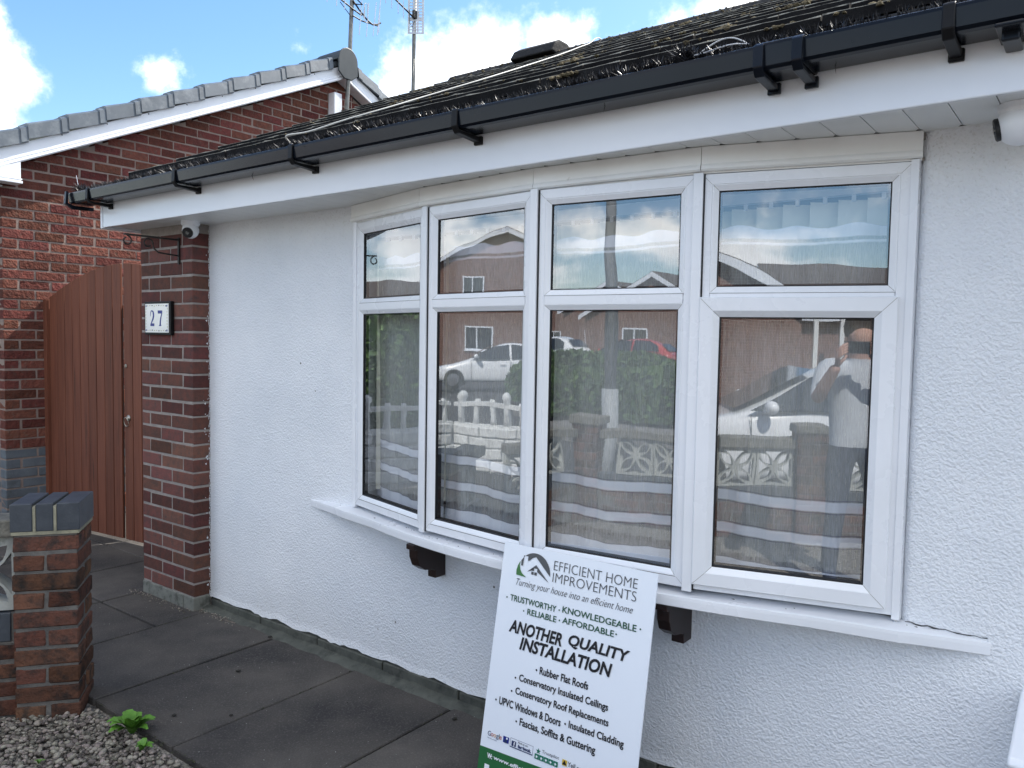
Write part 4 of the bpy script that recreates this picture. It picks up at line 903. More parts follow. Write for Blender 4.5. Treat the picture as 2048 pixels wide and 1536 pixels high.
fb_ = curve_mesh([[(0, 0), (.093, 0), (.093, .0295), (0, .0295)], [(.0009, .003), (.0921, .003), (.0921, .0286), (.0009, .0286)]], 0); sgo(fb_, 'print', M['p_navy'], .123, -.658)
rect(.129, .636, .018, .017, M['p_navy']); txt('f', .138, .6375, .006, .0155, M['p_white'], .03).location.z = .0035
txt('Find us on:', .155, .632, .040, .006, M['p_grey'], .02); txt('facebook.', .155, .641, .054, .0115, M['p_navy'], .05)
def starp(r): return [(r*(1 if k_ % 2 == 0 else .42)*math.sin(k_*math.pi/5), r*(1 if k_ % 2 == 0 else .42)*math.cos(k_*math.pi/5)) for k_ in range(10)]
sgo(curve_mesh([starp(.010)], 0), 'star', M['p_teal'], .237, -.637); txt('Trustpilot', .251, .628, .066, .013, M['p_grey'], .0)
for i in range(5):
    rect(.2245+i*.0183, .6465, .0172, .0165, M['p_teal'], name='star_box'); sgo(curve_mesh([starp(.0058)], 0), 'star', M['p_white'], .2331+i*.0183, -.655, .003)
rect(.330, .631, .018, .018, M['p_yel']); sgo(curve_mesh([[(0, .014), (-.008, -.0), (.009, .0)]], 0), 'print', M['p_black'], .339, -.646, .003); txt('Yell.com', .3505, .632, .066, .015, M['p_grey'], .01)
txt('W:', .036, .7045, .022, .017, M['p_white'], .05).location.z = .003; txt('www.efficienthomeimprovements.co.uk', .063, .7045, .47, .0175, M['p_white'], .02).location.z = .003
rect(.030, .742, .020, .05, M['p_white'], .003)
# logo
def arc(cx, cy, r, a0, a1, n_=24): return [(cx+r*math.cos(R(a0+(a1-a0)*k_/n_)), cy+r*math.sin(R(a0+(a1-a0)*k_/n_))) for k_ in range(n_+1)]
lx, ly, lr = .137, -.083, .066
sw_ = arc(lx, ly, lr, 0, 118)+[(.103, -.062), (.103, -.035), (.122, -.035), (.122, -.05), (.143, -.029)]
sgo(curve_mesh([[(.203, -.083)]+arc(lx, ly, lr, 2, 150, 30)+[(.081, -.067), (.0885, -.067), (.0885, -.032), (.107, -.032), (.107, -.045), (.1095, -.048), (.1265, -.034), (.139, -.029)]], 0), 'logo', M['p_grey'], 0, 0)
sgo(curve_mesh([[(.143, -.055), (.201, -.104), (.160, -.104), (.140, -.099), (.121, -.090), (.109, -.083)], [(.1265, -.067), (.1265, -.0765), (.1365, -.0765), (.1365, -.067)], [(.1395, -.067), (.1395, -.0765), (.1495, -.0765), (.1495, -.067)], [(.1265, -.0795), (.1265, -.089), (.1365, -.089), (.1365, -.0795)], [(.1395, -.0795), (.1395, -.089), (.1495, -.089), (.1495, -.0795)]], 0), 'logo', M['p_grey'], 0, 0)
sgo(curve_mesh([[(.065, -.101), (.064, -.085), (.068, -.068), (.077, -.052), (.0755, -.066), (.079, -.080), (.089, -.093), (.108, -.103)]], 0), 'logo', M['p_lgreen'], 0, 0)

# ------------------------------------------------------------------ neighbour's house
NX = -2.66
nb = thing('neighbour_bungalow', 'red brick bungalow gable with white bargeboard and grey verge tiles left of the gate', 'house', (NX, 3.3, 0))
NY0, NRY, NRZ, NSL = .07, 3.21, 4.144, .462       # front corner, ridge y, underside of barge at ridge
def barge_z(y): return NRZ-.02-NSL*abs(y-NRY)
core = MB(); NYB = 2*NRY-NY0
core.prism([(NY0+.003, -.05), (NYB, -.05), (NYB, barge_z(NYB)), (NRY, barge_z(NRY)), (NY0+.003, barge_z(NY0))], 0, NX-.0042, NX-.25)
core.box(NX-.2505, NY0+.006, -.05, NX-8, NY0+.25, 2.55); core.box(NX-.2505, NYB-.2, -.05, NX-8, NYB, 2.55)
core = core.build('gable_wall', M['mortar_light'], nb)
seen = []; rest = []; far_front = []
C0 = CAMP
def px(P_):
    v = Vector(P_)-CAMP; f = v.dot(Fv); return (1024+1579.2*v.dot(Rr)/f, 768-1579.2*v.dot(Ur)/f)
row = 0; blue = []
zb0 = .606-.075*9
for row in range(0, 60):
    z = zb0+.075*row+.0325+.005
    isblue = z < .606
    y = NY0-(.1125 if row % 2 else 0)
    while y < NYB:
        a, c = max(y, NY0), min(y+.215, NYB)
        zt = z+.0325
        # clip under the barge
        if c-a > .04 and z < barge_z((a+c)/2)+.03:
            item = ((a+c)/2, c-a, z, isblue)
            q = px((NX, (a+c)/2, z)); vis = q[0] > -30 and q[1] < 1100
            if vis:
                if q[0] > 285 and q[1] > 345-.29*(q[0]-258)+10: vis = False
                if 92 < q[0] <= 285 and q[1] > 600-.5*(q[0]-90): vis = False
                if 180 < q[0] < 900 and q[1] > 380-.19*(q[0]-180)+20 and q[1] < 459-.15*(q[0]-180): vis = False
                if q[0] > 720: vis = False
            d = (Vector((NX, (a+c)/2, z))-CAMP).length
            seen.append((d, item)) if vis else rest.append(item)
        y += .225
seen.sort(key=lambda s: s[0])
def nbrick(item, joined=None):
    yc, L_, z, bl_ = item
    q = round(L_, 2); key = ('n', q, bl_)
    mat = M['brick_blue'] if bl_ else M['brick_red']
    me = brk(key, (q-.001, .1, .065), mat, .0045, .0022, 5)
    Mx = Matrix.Translation((NX-.05+random.uniform(-.002, .002), yc, z+random.uniform(-.001, .001))) @ Matrix.Rotation(math.pi/2+random.uniform(-.006, .006), 4, 'Z')
    if joined is None:
        o = link('brick', me, None, core); o.matrix_basis = Mx
    else: joined.append((me, Mx))
for d, it in seen[:298]: nbrick(it)
jr = []; jb = []
for it in [s[1] for s in seen[298:]]+rest: nbrick(it, jb if it[3] else jr)
# front face of that house
row = 0
for row in range(0, 34):
    z = zb0+.075*row+.0375; x = NX-(.0 if row % 2 else .1125)-.001
    q = 0
    while x > NX-3.2:
        L_ = .215; me = brk(('nf', z < .606), (.215, .1, .065), M['brick_blue'] if z < .606 else M['brick_red'], .0045, .002, 3)
        xx = x-.1075 if q else x-.1075
        (jb if z < .606 else jr).append((me, Matrix.Translation((xx-.004 if q or row % 2 == 0 else xx-.102, NY0+.052, z)))); x -= .225; q += 1
link('brick', join_meshes(jr, 'bricks'), M['brick_red_s'], core, 'stuff')
link('brick', join_meshes(jb, 'bricks'), M['brick_blue'], core, 'stuff')
# bargeboards with ogee foot, soffit, box end
for sgn in (1, -1):
    yb = NY0-.05 if sgn == 1 else NYB+.05
    def yz(y, dz): return (y, NRZ-NSL*abs(y-NRY)+dz)
    A = yb-.0; 
    prof2 = [(0, .0), (0, .21)]
    b = MB(); ys = (A-.02*sgn, NRY-.0005*sgn)
    sec = [(-.02, .132), (.0, .132), (.0, .052), (.008, .046), (.011, .034), (.004, .026), (.016, .020), (.019, .006), (.012, -.004), (-.02, -.004)]   # (out, dz)
    vs = [(NX+.12+o_, y, NRZ-NSL*abs(y-NRY)+dz) for y in ys for o_, dz in sec]; n_ = len(sec)
    fs = [(i, (i+1) % n_, (i+1) % n_+n_, i+n_) for i in range(n_)]+[tuple(range(n_)), tuple(range(2*n_-1, n_-1, -1))]
    b.add(vs, fs); bo_ = b.build('bargeboard', M['upvc'], nb)
    b = MB(); vs = [(x_, y, NRZ-NSL*abs(y-NRY)+dz) for y in ys for x_, dz in ((NX, .0), (NX+.105, .0), (NX+.105, .012), (NX, .012))]
    b.add(vs, [(0, 1, 5, 4), (1, 2, 6, 5), (2, 3, 7, 6), (3, 0, 4, 7), (0, 3, 2, 1), (4, 5, 6, 7)]); b.build('verge_soffit', M['upvc'], nb)
b = MB(); ze = NRZ-NSL*(NRY-.0)
b.prism([(-.23, 2.585), (.155, 2.585), (.155, barge_z(.155)+.03), (-.23, barge_z(-.23)+.08)], 0, NX+.03, NX+.136); bx_ = b.build('box_end', M['upvc'], nb); bevel(bx_, .003, 1)
b = MB(); b.box(NX+.03, -.235, 2.570, NX+.150, .162, 2.590); b.box(NX+.03, -.235, 2.598, NX+.144, .162, 2.608); o = b.build('box_end_moulding', M['upvc'], nb); bevel(o, .004, 2)
b = MB(); b.box(NX+.1362, -.225, 2.59, NX+.1375, .085, 2.70); b.build('box_end_panel', M['upvc_clean'], nb)
b = MB(); b.box(NX-8, -.24, 2.55, NX+.03, -.22, 2.72); b.box(NX-8, -.22, 2.55, NX+.03, NY0, 2.56); b.build('front_fascia', M['upvc'], nb)
b = MB(); gp = [(-.245, 2.72), (-.25, 2.64), (-.34, 2.64), (-.35, 2.72), (-.345, 2.72), (-.335, 2.645), (-.255, 2.645), (-.25, 2.72)]; b.prism(gp, 0, NX-8, NX+.1); b.build('gutter', M['black_pvc'], nb)
# roof slopes
b = MB(); zr = NRZ+.20
for s in (1, -1):
    yb = -.3 if s == 1 else 2*NRY+.3
    vs = []
    for x_ in (NX+.10, NX-8.2):
        vs += [(x_, yb, zr-NSL*abs(yb-NRY)), (x_, NRY, zr), (x_, NRY, zr-.05), (x_, yb, zr-.05-NSL*abs(yb-NRY))]
    b.add(vs, [(0, 1, 5, 4), (3, 2, 6, 7), (0, 3, 7, 4), (0, 1, 2, 3), (4, 5, 6, 7)])
nroof = b.build('roof', M['tile_grey'], nb)
for s in (1, -1):
    n_t = 13
    for i in range(n_t):
        y0 = NRY-s*(.17+.2835*(i)); y1 = y0-s*.2835; # y1 is the lower end
        b = MB(); zt = lambda y: NRZ+.130-NSL*abs(y-NRY)
        xo = NX+.128; 
        def sec_(y, dz, o_): 
            z = zt(y)+dz
            return [(xo-.16, y, z+.115), (xo-.03+o_, y, z+.112+o_*.3), (xo+.004+o_, y, z+.100), (xo+.012+o_, y, z+.05), (xo+.020+o_, y, z-.004), (xo+.010, y, z-.006), (xo-.16, y, z+.06)]
        lo_ = sec_(y1, .022, .012); mid = sec_(y0+s*.0, -.002, .004); n_ = 7
        ye = y1-s*.0
        b.add(lo_+mid, [(q, (q+1) % n_, (q+1) % n_+n_, q+n_) for q in range(n_)]+[tuple(range(n_)), tuple(range(2*n_-1, n_-1, -1))])
        vt = b.build('verge_tile', M['tile_grey'], nroof)
        # raised collar at the upper end of each unit
        b = MB(); yc0, yc1 = y0-s*.045, y0-s*.03
        A_ = sec_(y0-s*.05, .010, .0105); B_ = sec_(y0-s*.0, .006, .009); b.add(A_+B_, [(q, (q+1) % n_, (q+1) % n_+n_, q+n_) for q in range(n_)]+[tuple(range(n_)), tuple(range(2*n_-1, n_-1, -1))])
        b.build('collar', M['tile_grey'], vt)
# ridge end cap and ridge tiles
def hr(r, n_=12): return [(NRY+r*math.cos(math.pi*i/n_), NRZ+.165+r*1.05*math.sin(math.pi*i/n_)) for i in range(n_+1)]
b = MB(); b.prism(hr(.118), 0, NX+.165, NX-.2); o = b.build('ridge_end', M['tile_dgrey'], nroof); bevel(o, .006, 2)
for i in range(12):
    b = MB(); b.prism(hr(.11), 0, NX-.201-.45*i, NX-.2-.45*i-.447); o = b.build('ridge_tile', M['tile_grey'], nroof)
b = MB(); b.prism(hr(.128)+[(NRY-.128, NRZ+.04), (NRY-.05, NRZ-.02), (NRY+.05, NRZ-.02), (NRY+.128, NRZ+.04)], 0, NX+.168, NX+.185); o = b.build('ridge_end_plate', M['tile_dgrey'], nroof); bevel(o, .008, 2)
b = MB(); b.box(NX+.002, 3.10, 3.55, NX+.10, 3.20, 3.99); o = b.build('cable_box', M['upvc'], nb); bevel(o, .006, 2)
sk = MB()
for i in range(9): ball(sk, (NX+.1215, .45+i*.34, NRZ-NSL*abs(.45+i*.34-NRY)+.12), .005, 6, 4)
sk.build('fixing_cap', M['black'], nb, kind='stuff')

# ------------------------------------------------------------------ aerials
def yagi1():
    t = thing('tv_aerial', 'tv aerial with upright rods on a mast in front of the neighbour gable peak', 'aerial', (-2.5, 3.2, 3.3))
    b = MB(); b.tube([(-2.5, 3.20, 3.45), (-2.5, 3.212, 3.83), (-2.5, 3.25, 4.44), (-2.5, 3.272, 4.95), (-2.5, 3.30, 5.6)], .021, 10); b.build('mast', M['metal'], t, smooth=True)
    b = MB(); b.box(-2.66, 3.19, 3.62, -2.48, 3.24, 3.645); b.box(-2.66, 3.19, 3.80, -2.48, 3.24, 3.825); b.build('wall_bracket', M['iron'], t)
    b = MB(); b.tube([(-2.47, 2.7, 4.98), (-2.47, 3.05, 4.90), (-2.47, 3.26, 4.845), (-2.47, 3.38, 4.82)], .008, 6); b.tube([(-2.47, 3.26, 4.93), (-2.47, 3.34, 4.87), (-2.47, 3.45, 4.80), (-2.47, 3.53, 4.775), (-2.47, 3.60, 4.80), (-2.47, 3.645, 4.83)], .009, 6)
    b.tube([(-2.47, 3.26, 4.78), (-2.47, 3.38, 4.765), (-2.47, 3.6, 4.785)], .007, 6); b.tube([(-2.48, 3.10, 4.865), (-2.48, 3.245, 4.766)], .004, 5); b.tube([(-2.49, 3.26, 5.0), (-2.45, 3.37, 4.92), (-2.47, 3.27, 4.90)], .008, 5); b.build('boom', M['iron'], t)
    for (yt, zt_, yb_, zb_) in ((3.376, 4.97, 3.341, 4.611), (3.469, 4.978, 3.44, 4.622), (3.576, 5.019, 3.533, 4.659), (3.637, 5.072, 3.591, 4.684), (3.628, 5.0, 3.613, 4.716), (3.41, 4.95, 3.40, 4.80), (3.05, 5.0, 3.04, 4.80), (2.93, 5.1, 2.92, 4.80), (2.99, 5.05, 2.985, 4.84), (3.15, 5.0, 3.145, 4.80)):
        MB().tube([(-2.465, yt, zt_), (-2.465, yb_, zb_)], .0042, 5).build('rod', M['alu'], t)
    pts = [(-2.46, 3.43+.022*math.cos(a), 4.86+(.075 if math.sin(a) > 0 else -.075)+.022*math.sin(a)) for a in [q*math.pi/8 for q in range(17)]]; MB().tube(pts, .004, 5).build('dipole', M['alu'], t)
    b = MB(); b.tube([(-2.47, 3.25, 3.80), (-2.45, 3.3, 3.74), (-2.42, 3.34, 3.80), (-2.40, 3.5, 3.86), (-2.5, 3.62, 3.84), (-2.56, 3.7, 3.92)], .004, 5); b.tube([(-2.47, 3.24, 3.95), (-2.44, 3.22, 3.7), (-2.44, 3.24, 3.45)], .004, 5); b.build('lead', M['black'], t, smooth=True)
yagi1()
def yagi2():
    t = thing('tv_aerial', 'tv aerial with a perforated grid reflector on a thin mast above the roof line', 'aerial', (-2.5, 4.17, 3.3))
    b = MB(); b.tube([(-2.5, 4.165, 3.4), (-2.5, 4.172, 4.27), (-2.5, 4.18, 4.89), (-2.5, 4.19, 5.5)], .022, 10); b.tube([(-2.46, 4.15, 4.0), (-2.47, 4.14, 4.35), (-2.47, 4.15, 4.6)], .004, 5); b.build('mast', M['metal'], t, smooth=True)
    b = MB(); b.box(-2.66, 4.15, 3.6, -2.48, 4.2, 3.625); b.box(-2.66, 4.15, 3.85, -2.48, 4.2, 3.875); b.build('wall_bracket', M['iron'], t)
    # perforated reflector in the plane facing the street
    holes = []
    for r_ in range(12):
        for c, (a, w_) in enumerate(((.03, .05), (.105, .035), (.165, .05))):
            if r_ in (4,) : continue
            z = .03+r_*.062; holes.append([(a, z), (a, z+.045), (a+w_, z+.045), (a+w_, z)])
    me = curve_mesh([[(0, 0), (.245, 0), (.245, .80), (0, .80)]]+holes, .003)
    o = link('reflector', me, M['alu'], t); o.matrix_basis = Matrix.Translation((-2.47, 4.075, 4.855)) @ Matrix.Rotation(R(-14), 4, 'X') @ Matrix(((0, 0, 1, 0), (1, 0, 0, 0), (0, 1, 0, 0), (0, 0, 0, 1)))
    o.matrix_basis = Matrix.Translation((-2.53, 4.11, 4.875)) @ Matrix(((.58, 0, -.6, 0), (.44, 0, .8, 0), (0, .53, 0, 0), (0, 0, 0, 1)))
    b = MB(); b.tube([(-2.47, 3.60, 5.26), (-2.47, 3.848, 5.15), (-2.47, 4.062, 5.075), (-2.47, 4.175, 5.03)], .009, 6); b.box(-2.475, 4.12, 5.04, -2.445, 4.2, 5.12); b.tube([(-2.45, 4.05, 5.1), (-2.45, 4.06, 4.95), (-2.45, 4.1, 4.93), (-2.45, 4.13, 5.0)], .004, 5); b.build('boom', M['iron'], t)
    for (y, z) in ((3.711, 5.056), (3.80, 5.033), (3.896, 5.008), (3.977, 4.986)):
        MB().tube([(-2.465, y, z), (-2.465, y-.006, z+.28)], .0042, 5).build('rod', M['alu'], t)
yagi2()

# ------------------------------------------------------------------ garden gate leaves
GA_ = math.atan(.11)
def gate_leaf(x0, x1, rise, lab, loc, hardware):
    """local x along the gate; y = back; boards with individual tops"""
    t = thing('garden_gate', lab, 'gate', loc, GA_, 'double garden gate', True)
    n_ = round((x1-x0)/.1); wd = (x1-x0)/n_
    for i in range(n_):
        a, c = x0+i*wd+.003, x0+(i+1)*wd-.003
        b = MB(); za, zc = rise(a), rise(c)
        z0 = .02
        vs = [(a, 0, z0), (c, 0, z0), (c, .018, z0), (a, .018, z0), (a, 0, za), (c, 0, zc), (c, .018, zc), (a, .018, za)]
        b.add(vs, [(0, 3, 2, 1), (4, 5, 6, 7), (0, 1, 5, 4), (1, 2, 6, 5), (2, 3, 7, 6), (3, 0, 4, 7)])
        o = b.build('board', M['wood'], t); o.matrix_basis = Matrix.Translation((0, random.uniform(-.0012, .0012), 0)); bevel(o, .0035, 2)
    b = MB(); b.box(x0-.002, .012, .02, x1+.002, .017, rise((x0+x1)/2)-.25); b.build('board_tongue', M['wood_dark'], t)
    for z in (.25, 1.0, 1.6):
        b = MB(); b.box(x0, .0185, z, x1, .06, z+.09); b.build('rail', M['wood'], t)
    if hardware:
        b = MB(); b.lathe([(.014, 0), (.014, -.004), (.01, -.006)], (x0+.028, -.002, 1.262), 14, (0, 1, 0)); b.box(x0+.024, -.0075, 1.252, x0+.032, -.004, 1.27); o = b.build('lock_cylinder', M['brass'], t)
        b = MB(); b.lathe([(.022, 0), (.022, -.004), (.014, -.009), (.008, -.014)], (x0+.055, -.002, .895), 18, (0, 1, 0)); hp_ = b.build('handle_plate', M['brass'], t)
        ring_p = [(x0+.047+.026*math.cos(a), -.016-.004*math.sin(a), .868+.032*math.sin(a)) for a in [q*2*math.pi/20 for q in range(21)]]
        MB().tube(ring_p, .0035, 6).build('handle_ring', M['brass'], hp_, smooth=True)
    return t
cg = 1/math.cos(GA_)
GL = (NX+.0, .365, 0)
arcz = lambda u: 1.735+.25*math.sin(min(1, max(0, u/.97))*math.pi/2)**.95
gate_leaf(.045, .955, arcz, 'wide left leaf of the arched red brown boarded garden gate beside the neighbour wall', GL, False)
gate_leaf(.985, 1.885, lambda u: 1.985-.0*u-.25*(1-math.sin(min(1, max(0, (1.91-u)/.93))*math.pi/2)), 'right leaf of the red brown boarded gate with ring handle next to the pillar', GL, True)
gp_ = bpy.data.objects.new('gate_post', MB().box(0, -.02, -.05, .042, .075, 1.74).mesh('post')); COL.objects.link(gp_); gp_.data.materials.append(M['wood']); gp_.location = GL; gp_.rotation_euler = (0, 0, GA_); tag(gp_, 'slim red brown gate post fixed to the neighbour brick wall', 'post')
gp_ = bpy.data.objects.new('gate_post', MB().box(1.89, -.02, -.05, 2.0, .09, 1.8).mesh('post')); COL.objects.link(gp_); gp_.data.materials.append(M['wood']); gp_.location = GL; gp_.rotation_euler = (0, 0, GA_); tag(gp_, 'red brown gate post hidden behind the brick pillar', 'post')

# ------------------------------------------------------------------ garden wall: pier, screen blocks, coping
def screen_mesh(s=.29, t=.04):
    h = s/2; fr = .018; out_ = [(-h, -h), (h, -h), (h, h), (-h, h)]; holes = []
    for k_ in range(4):
        a = math.pi/4+k_*math.pi/2; c, s_2 = math.cos(a), math.sin(a)
        L0, L1 = .03, h*1.414-.045
        leaf = []
        for q in range(11):
            u = q/10; leaf.append((L0+(L1-L0)*u, .030*math.sin(math.pi*u)))
        for q in range(1, 10):
            u = 1-q/10; leaf.append((L0+(L1-L0)*u, -.030*math.sin(math.pi*u)))
        holes.append([(x*c-y*s_2, x*s_2+y*c) for x, y in leaf])
        a = k_*math.pi/2; c, s_2 = math.cos(a), math.sin(a)
        tri = [(.035, 0), (.075, .022), (.10, .045), (h-fr, .085)]
        tri = tri+[(h-fr, -.085), (.10, -.045), (.075, -.022)]
        holes.append([(x*c-y*s_2, x*s_2+y*c) for x, y in tri])
    return curve_mesh([out_]+holes, t)
SCR = screen_mesh(); SCR.materials.append(M['concrete'])
def brick_course_box(parent, x0, x1, y0, y1, z0, n, key, mat, count_parts=True, header_step=True):
    pass
BW = thing('boundary_wall', 'low brick garden wall with leaf pattern screen blocks and a blue brick capped pier at lower left', 'garden wall', (.70, -.905, 0), math.atan2(.803, .596), None, True)
# local frame: +x runs towards the path (w), face towards the camera is -y
PW = .228
c_ = MB(); c_.box(-PW+.006, .005, -.06, -.006, PW-.006, .715); pier = c_.build('pier', M['mortar_dark'], BW)
random.seed(21)
for r_ in range(10):
    z = .0+.0745*r_; zc = z+.0325-.03
    jx = lambda: random.uniform(-.003, .003)
    if r_ % 2 == 1:
        sp_ = [((-PW+0, 0), (0, .1025)), ((-PW, 0), (PW-.1025, PW))]
        mid_ = []
    else:
        sp_ = [((-PW, -PW+.109), (0, PW)), ((-.109, 0), (0, PW))]
    for (xa, xb), (ya, yb) in sp_:
        me = brk(('g', round(xb-xa, 3), round(yb-ya, 3)), (xb-xa, yb-ya, .064), M['brick_garden'], .006, .003, 4)
        place('brick', me, pier, ((xa+xb)/2+jx(), (ya+yb)/2+jx(), zc), rz=random.uniform(-.01, .01))
z = .715
b = MB(); b.box(-PW-.002, -.004, z-.003, .004, PW+.002, z+.010); b.box(-.155, -.006, z+.008, -.145, PW, z+.108); b.box(-.083, -.006, z+.008, -.073, PW, z+.108); o = b.build('cap_bedding', M['mortar_yel'], pier)
for a, c in ((-.233, -.157), (-.144, -.084), (-.072, .008)):
    me = brk(('cap', round(c-a, 3)), (c-a, .238, .108), M['cap_blue'], .003, .0008, 1); place('cap_brick', me, pier, ((a+c)/2, .112, z+.010+.054))
# wall run away from the pier
def run(parent, x0, x1, yc, parts=True, groundz=-.06):
    """low wall from x1 down to x0 (local), centred on yc"""
    c = MB(); c.box(x0, yc-.045, groundz, x1, yc+.045, .27); core_ = c.build('low_wall', M['mortar_dark'], parent)
    jn = []
    for r_ in range(4):
        z = .232-.0745*r_; x = x1-(.0 if r_ % 2 else .11)-.004; first = True
        if r_ % 2 == 0:
            me = brk(('w', .1), (.1, .1, .064), M['brick_garden'], .006, .003, 3)
            (place('brick', me, core_, (x1-.055, yc, z)) if parts else jn.append((me, Matrix.Translation((x1-.055, yc, z)))))
        while x-.21 > x0:
            me = brk(('w', .215), (.213, .1, .064), M['brick_garden'], .006, .003, 4)
            if parts: place('brick', me, core_, (x-.1075, yc, z), rz=random.uniform(-.01, .01))
            else: jn.append((me, Matrix.Translation((x-.1075, yc, z))))
            x -= .225
    if jn: link('brick', join_meshes(jn, 'bricks'), M['brick_garden_s'], core_, 'stuff')
    x = x1-.05
    b = MB()
    while x > x0+.03:
        me = brk(('be', 1), (.066, .105, .115), M['cap_blue'], .003, .001, 2); place('brick', me, core_, (x-.01, yc, .335)); x -= .078
    b.box(x0, yc-.05, .27, x1, yc+.05, .276); b.box(x0, yc-.045, .277, x1, yc+.045, .392); b.build('mortar_bed', M['mortar_dark'], core_)
    x = x1-.145-.006
    while x-.145 > x0-.02:
        o = link('screen_block', SCR, None, core_); o.matrix_basis = Matrix.Translation((x, yc, .545)) @ Matrix.Rotation(math.pi/2, 4, 'X'); x -= .296
    x = x1
    while x > x0+.05:
        e = max(x0, x-.58); b = MB(); b.box(e+.004, yc-.075, .695, x-.002, yc+.075, .765); o = b.build('coping', M['coping'], core_); bevel(o, .008, 2); x -= .582
run(BW, -.95, -PW, .114)
# front boundary wall along the pavement (seen in the window reflections)
FW = thing('front_wall', 'front garden brick wall with screen blocks and brick piers, seen reflected in the window', 'garden wall', (1.0, -3.9, 0), 0, None, True)
piers = [0.0, 3.05, 6.1, 8.7]
for i, x in enumerate(piers):
    c = MB(); c.box(x+.008, -.10, -.06, x+.207, .10, .80); pr_ = c.build('pier', M['mortar_dark'], FW); jn = []
    for r_ in range(11):
        zc = .035+.0745*r_-.01
        for (xa, xb), (ya, yb) in ([((0, .215), (-.1075, -.005)), ((0, .215), (.005, .1075))] if r_ % 2 else [((0, .1025), (-.1075, .1075)), ((.1125, .215), (-.1075, .1075))]):
            me = brk(('fg', round(xb-xa, 3), round(yb-ya, 3)), (xb-xa, yb-ya, .064), M['brick_garden'], .005, .002, 2); place('brick', me, pr_, (x+(xa+xb)/2, (ya+yb)/2, zc))
    b = MB(); b.box(x-.02, -.125, .80, x+.235, .125, .865); o = b.build('cap', M['coping'], pr_); bevel(o, .01, 2)
for a, c in zip(piers[:-1], piers[1:]): run(FW, a+.216, c-.001, 0)
SW = thing('linking_wall', 'short slanting brick and screen block wall joining the front wall to the garden wall', 'garden wall', (1.0, -3.88, 0), math.atan2(2.16, -.88), None, True)
run(SW, .05, 2.28, 0)

# ------------------------------------------------------------------ gravel and weeds
rn = random.Random(9)
ico = bmesh.new(); bmesh.ops.create_icosphere(ico, subdivisions=1, radius=1); IV = [v.co.copy() for v in ico.verts]; IF = [tuple(v.index for v in f.verts) for f in ico.faces]; ico.free()
vs = []; fs = []
def pebble(x, y, z, r):
    b0 = len(vs); a = rn.uniform(0, 6.28); c, s = math.cos(a), math.sin(a); sx, sy, sz = r*rn.uniform(.75, 1.35), r*rn.uniform(.6, 1), r*rn.uniform(.4, .75); tx = rn.uniform(-.5, .5)
    for v in IV:
        k_ = 1+rn.uniform(-.1, .1); X_, Y_, Z_ = v.x*sx*k_, v.y*sy*k_, v.z*sz*k_; X_, Z_ = X_*math.cos(tx)-Z_*math.sin(tx), X_*math.sin(tx)+Z_*math.cos(tx)
        vs.append((x+X_*c-Y_*s, y+X_*s+Y_*c, z+Z_))
    fs.extend((a_+b0, b_+b0, c2+b0) for a_, b_, c2 in IF)
for i in range(21000):
    x = rn.uniform(.1, 3.2); y = rn.uniform(-2.0, -.855)
    # only the garden side of the boundary wall and near the frame
    q = (x-.70)*.803-(y+.905)*.596
    if q < -.02: continue
    if x > 2.2 and rn.random() < .6: continue
    pebble(x, y, -.018+rn.uniform(-.006, .012), rn.choice((.006, .008, .010, .013))*rn.uniform(.8, 1.2))
for i in range(260):     # chippings caught at the foot of the wall and pillar
    if rn.random() < .45: x, y = rn.uniform(-.62, .0), -.035+rn.gauss(0, .018)
    else: x, y = rn.uniform(0, .35), .04+rn.gauss(0, .022)-.0*x
    if y > .085: continue
    pebble(x, y, .003, rn.uniform(.002, .006))
me = bpy.data.meshes.new('gravel'); me.from_pydata(vs, [], fs); me.shade_smooth(); o = link('gravel', me, M['pebble']); tag(o, 'grey and brown gravel covering the bed beside the paving', 'gravel', None, 'stuff')
def weed(loc, n_, L_, lab, seed):
    rn_ = random.Random(seed); t = thing('weed', lab, 'weed', loc, 0, None, True)
    for i in range(n_):
        a = i*2.4+rn_.uniform(-.3, .3); l = L_*rn_.uniform(.65, 1.1); el = rn_.uniform(.85, 1.45); wd = l*.2; b = MB(); pts = []; rows_ = 9
        for q in range(rows_+1):
            u = q/rows_; w_ = wd*math.sin(math.pi*min(1, u*.82+.12))*(1+.22*(q % 2)); out = l*(u*math.cos(el)+.22*u*u); up = l*(u*math.sin(el)-.38*u*u*u)
            for s in (-1, 0, 1): pts.append((out*math.cos(a)-s*w_*math.sin(a), out*math.sin(a)+s*w_*math.cos(a), up+(.0 if s == 0 else w_*.35)))
        b.add(pts, [(q*3+s, q*3+s+1, q*3+s+4, q*3+s+3) for q in range(rows_) for s in (0, 1)]); b.build('leaf', M['leaf'], t, smooth=True, fix=False)
weed((1.02, -.86, -.01), 18, .115, 'larger green dandelion rosette at the edge of the paving slab', 1)
weed((1.165, -.90, -.01), 7, .055, 'small green weed sprouting from gravel beside the larger rosette', 2)
weed((.98, -1.17, -.008), 5, .03, 'tiny green seedling low in the gravel', 4)
b = MB()
for (x, y, s) in ((.86, -.30, .012), (1.03, -.70, .010), (.63, .03, .012), (1.47, -.20, .004), (1.9, -.03, .012), (1.2, -.56, .008)):
    lump(b, (x, y, .004), s, rn, .4)
b.build('moss_lump', M['earth'], path, kind='stuff', fix=False)

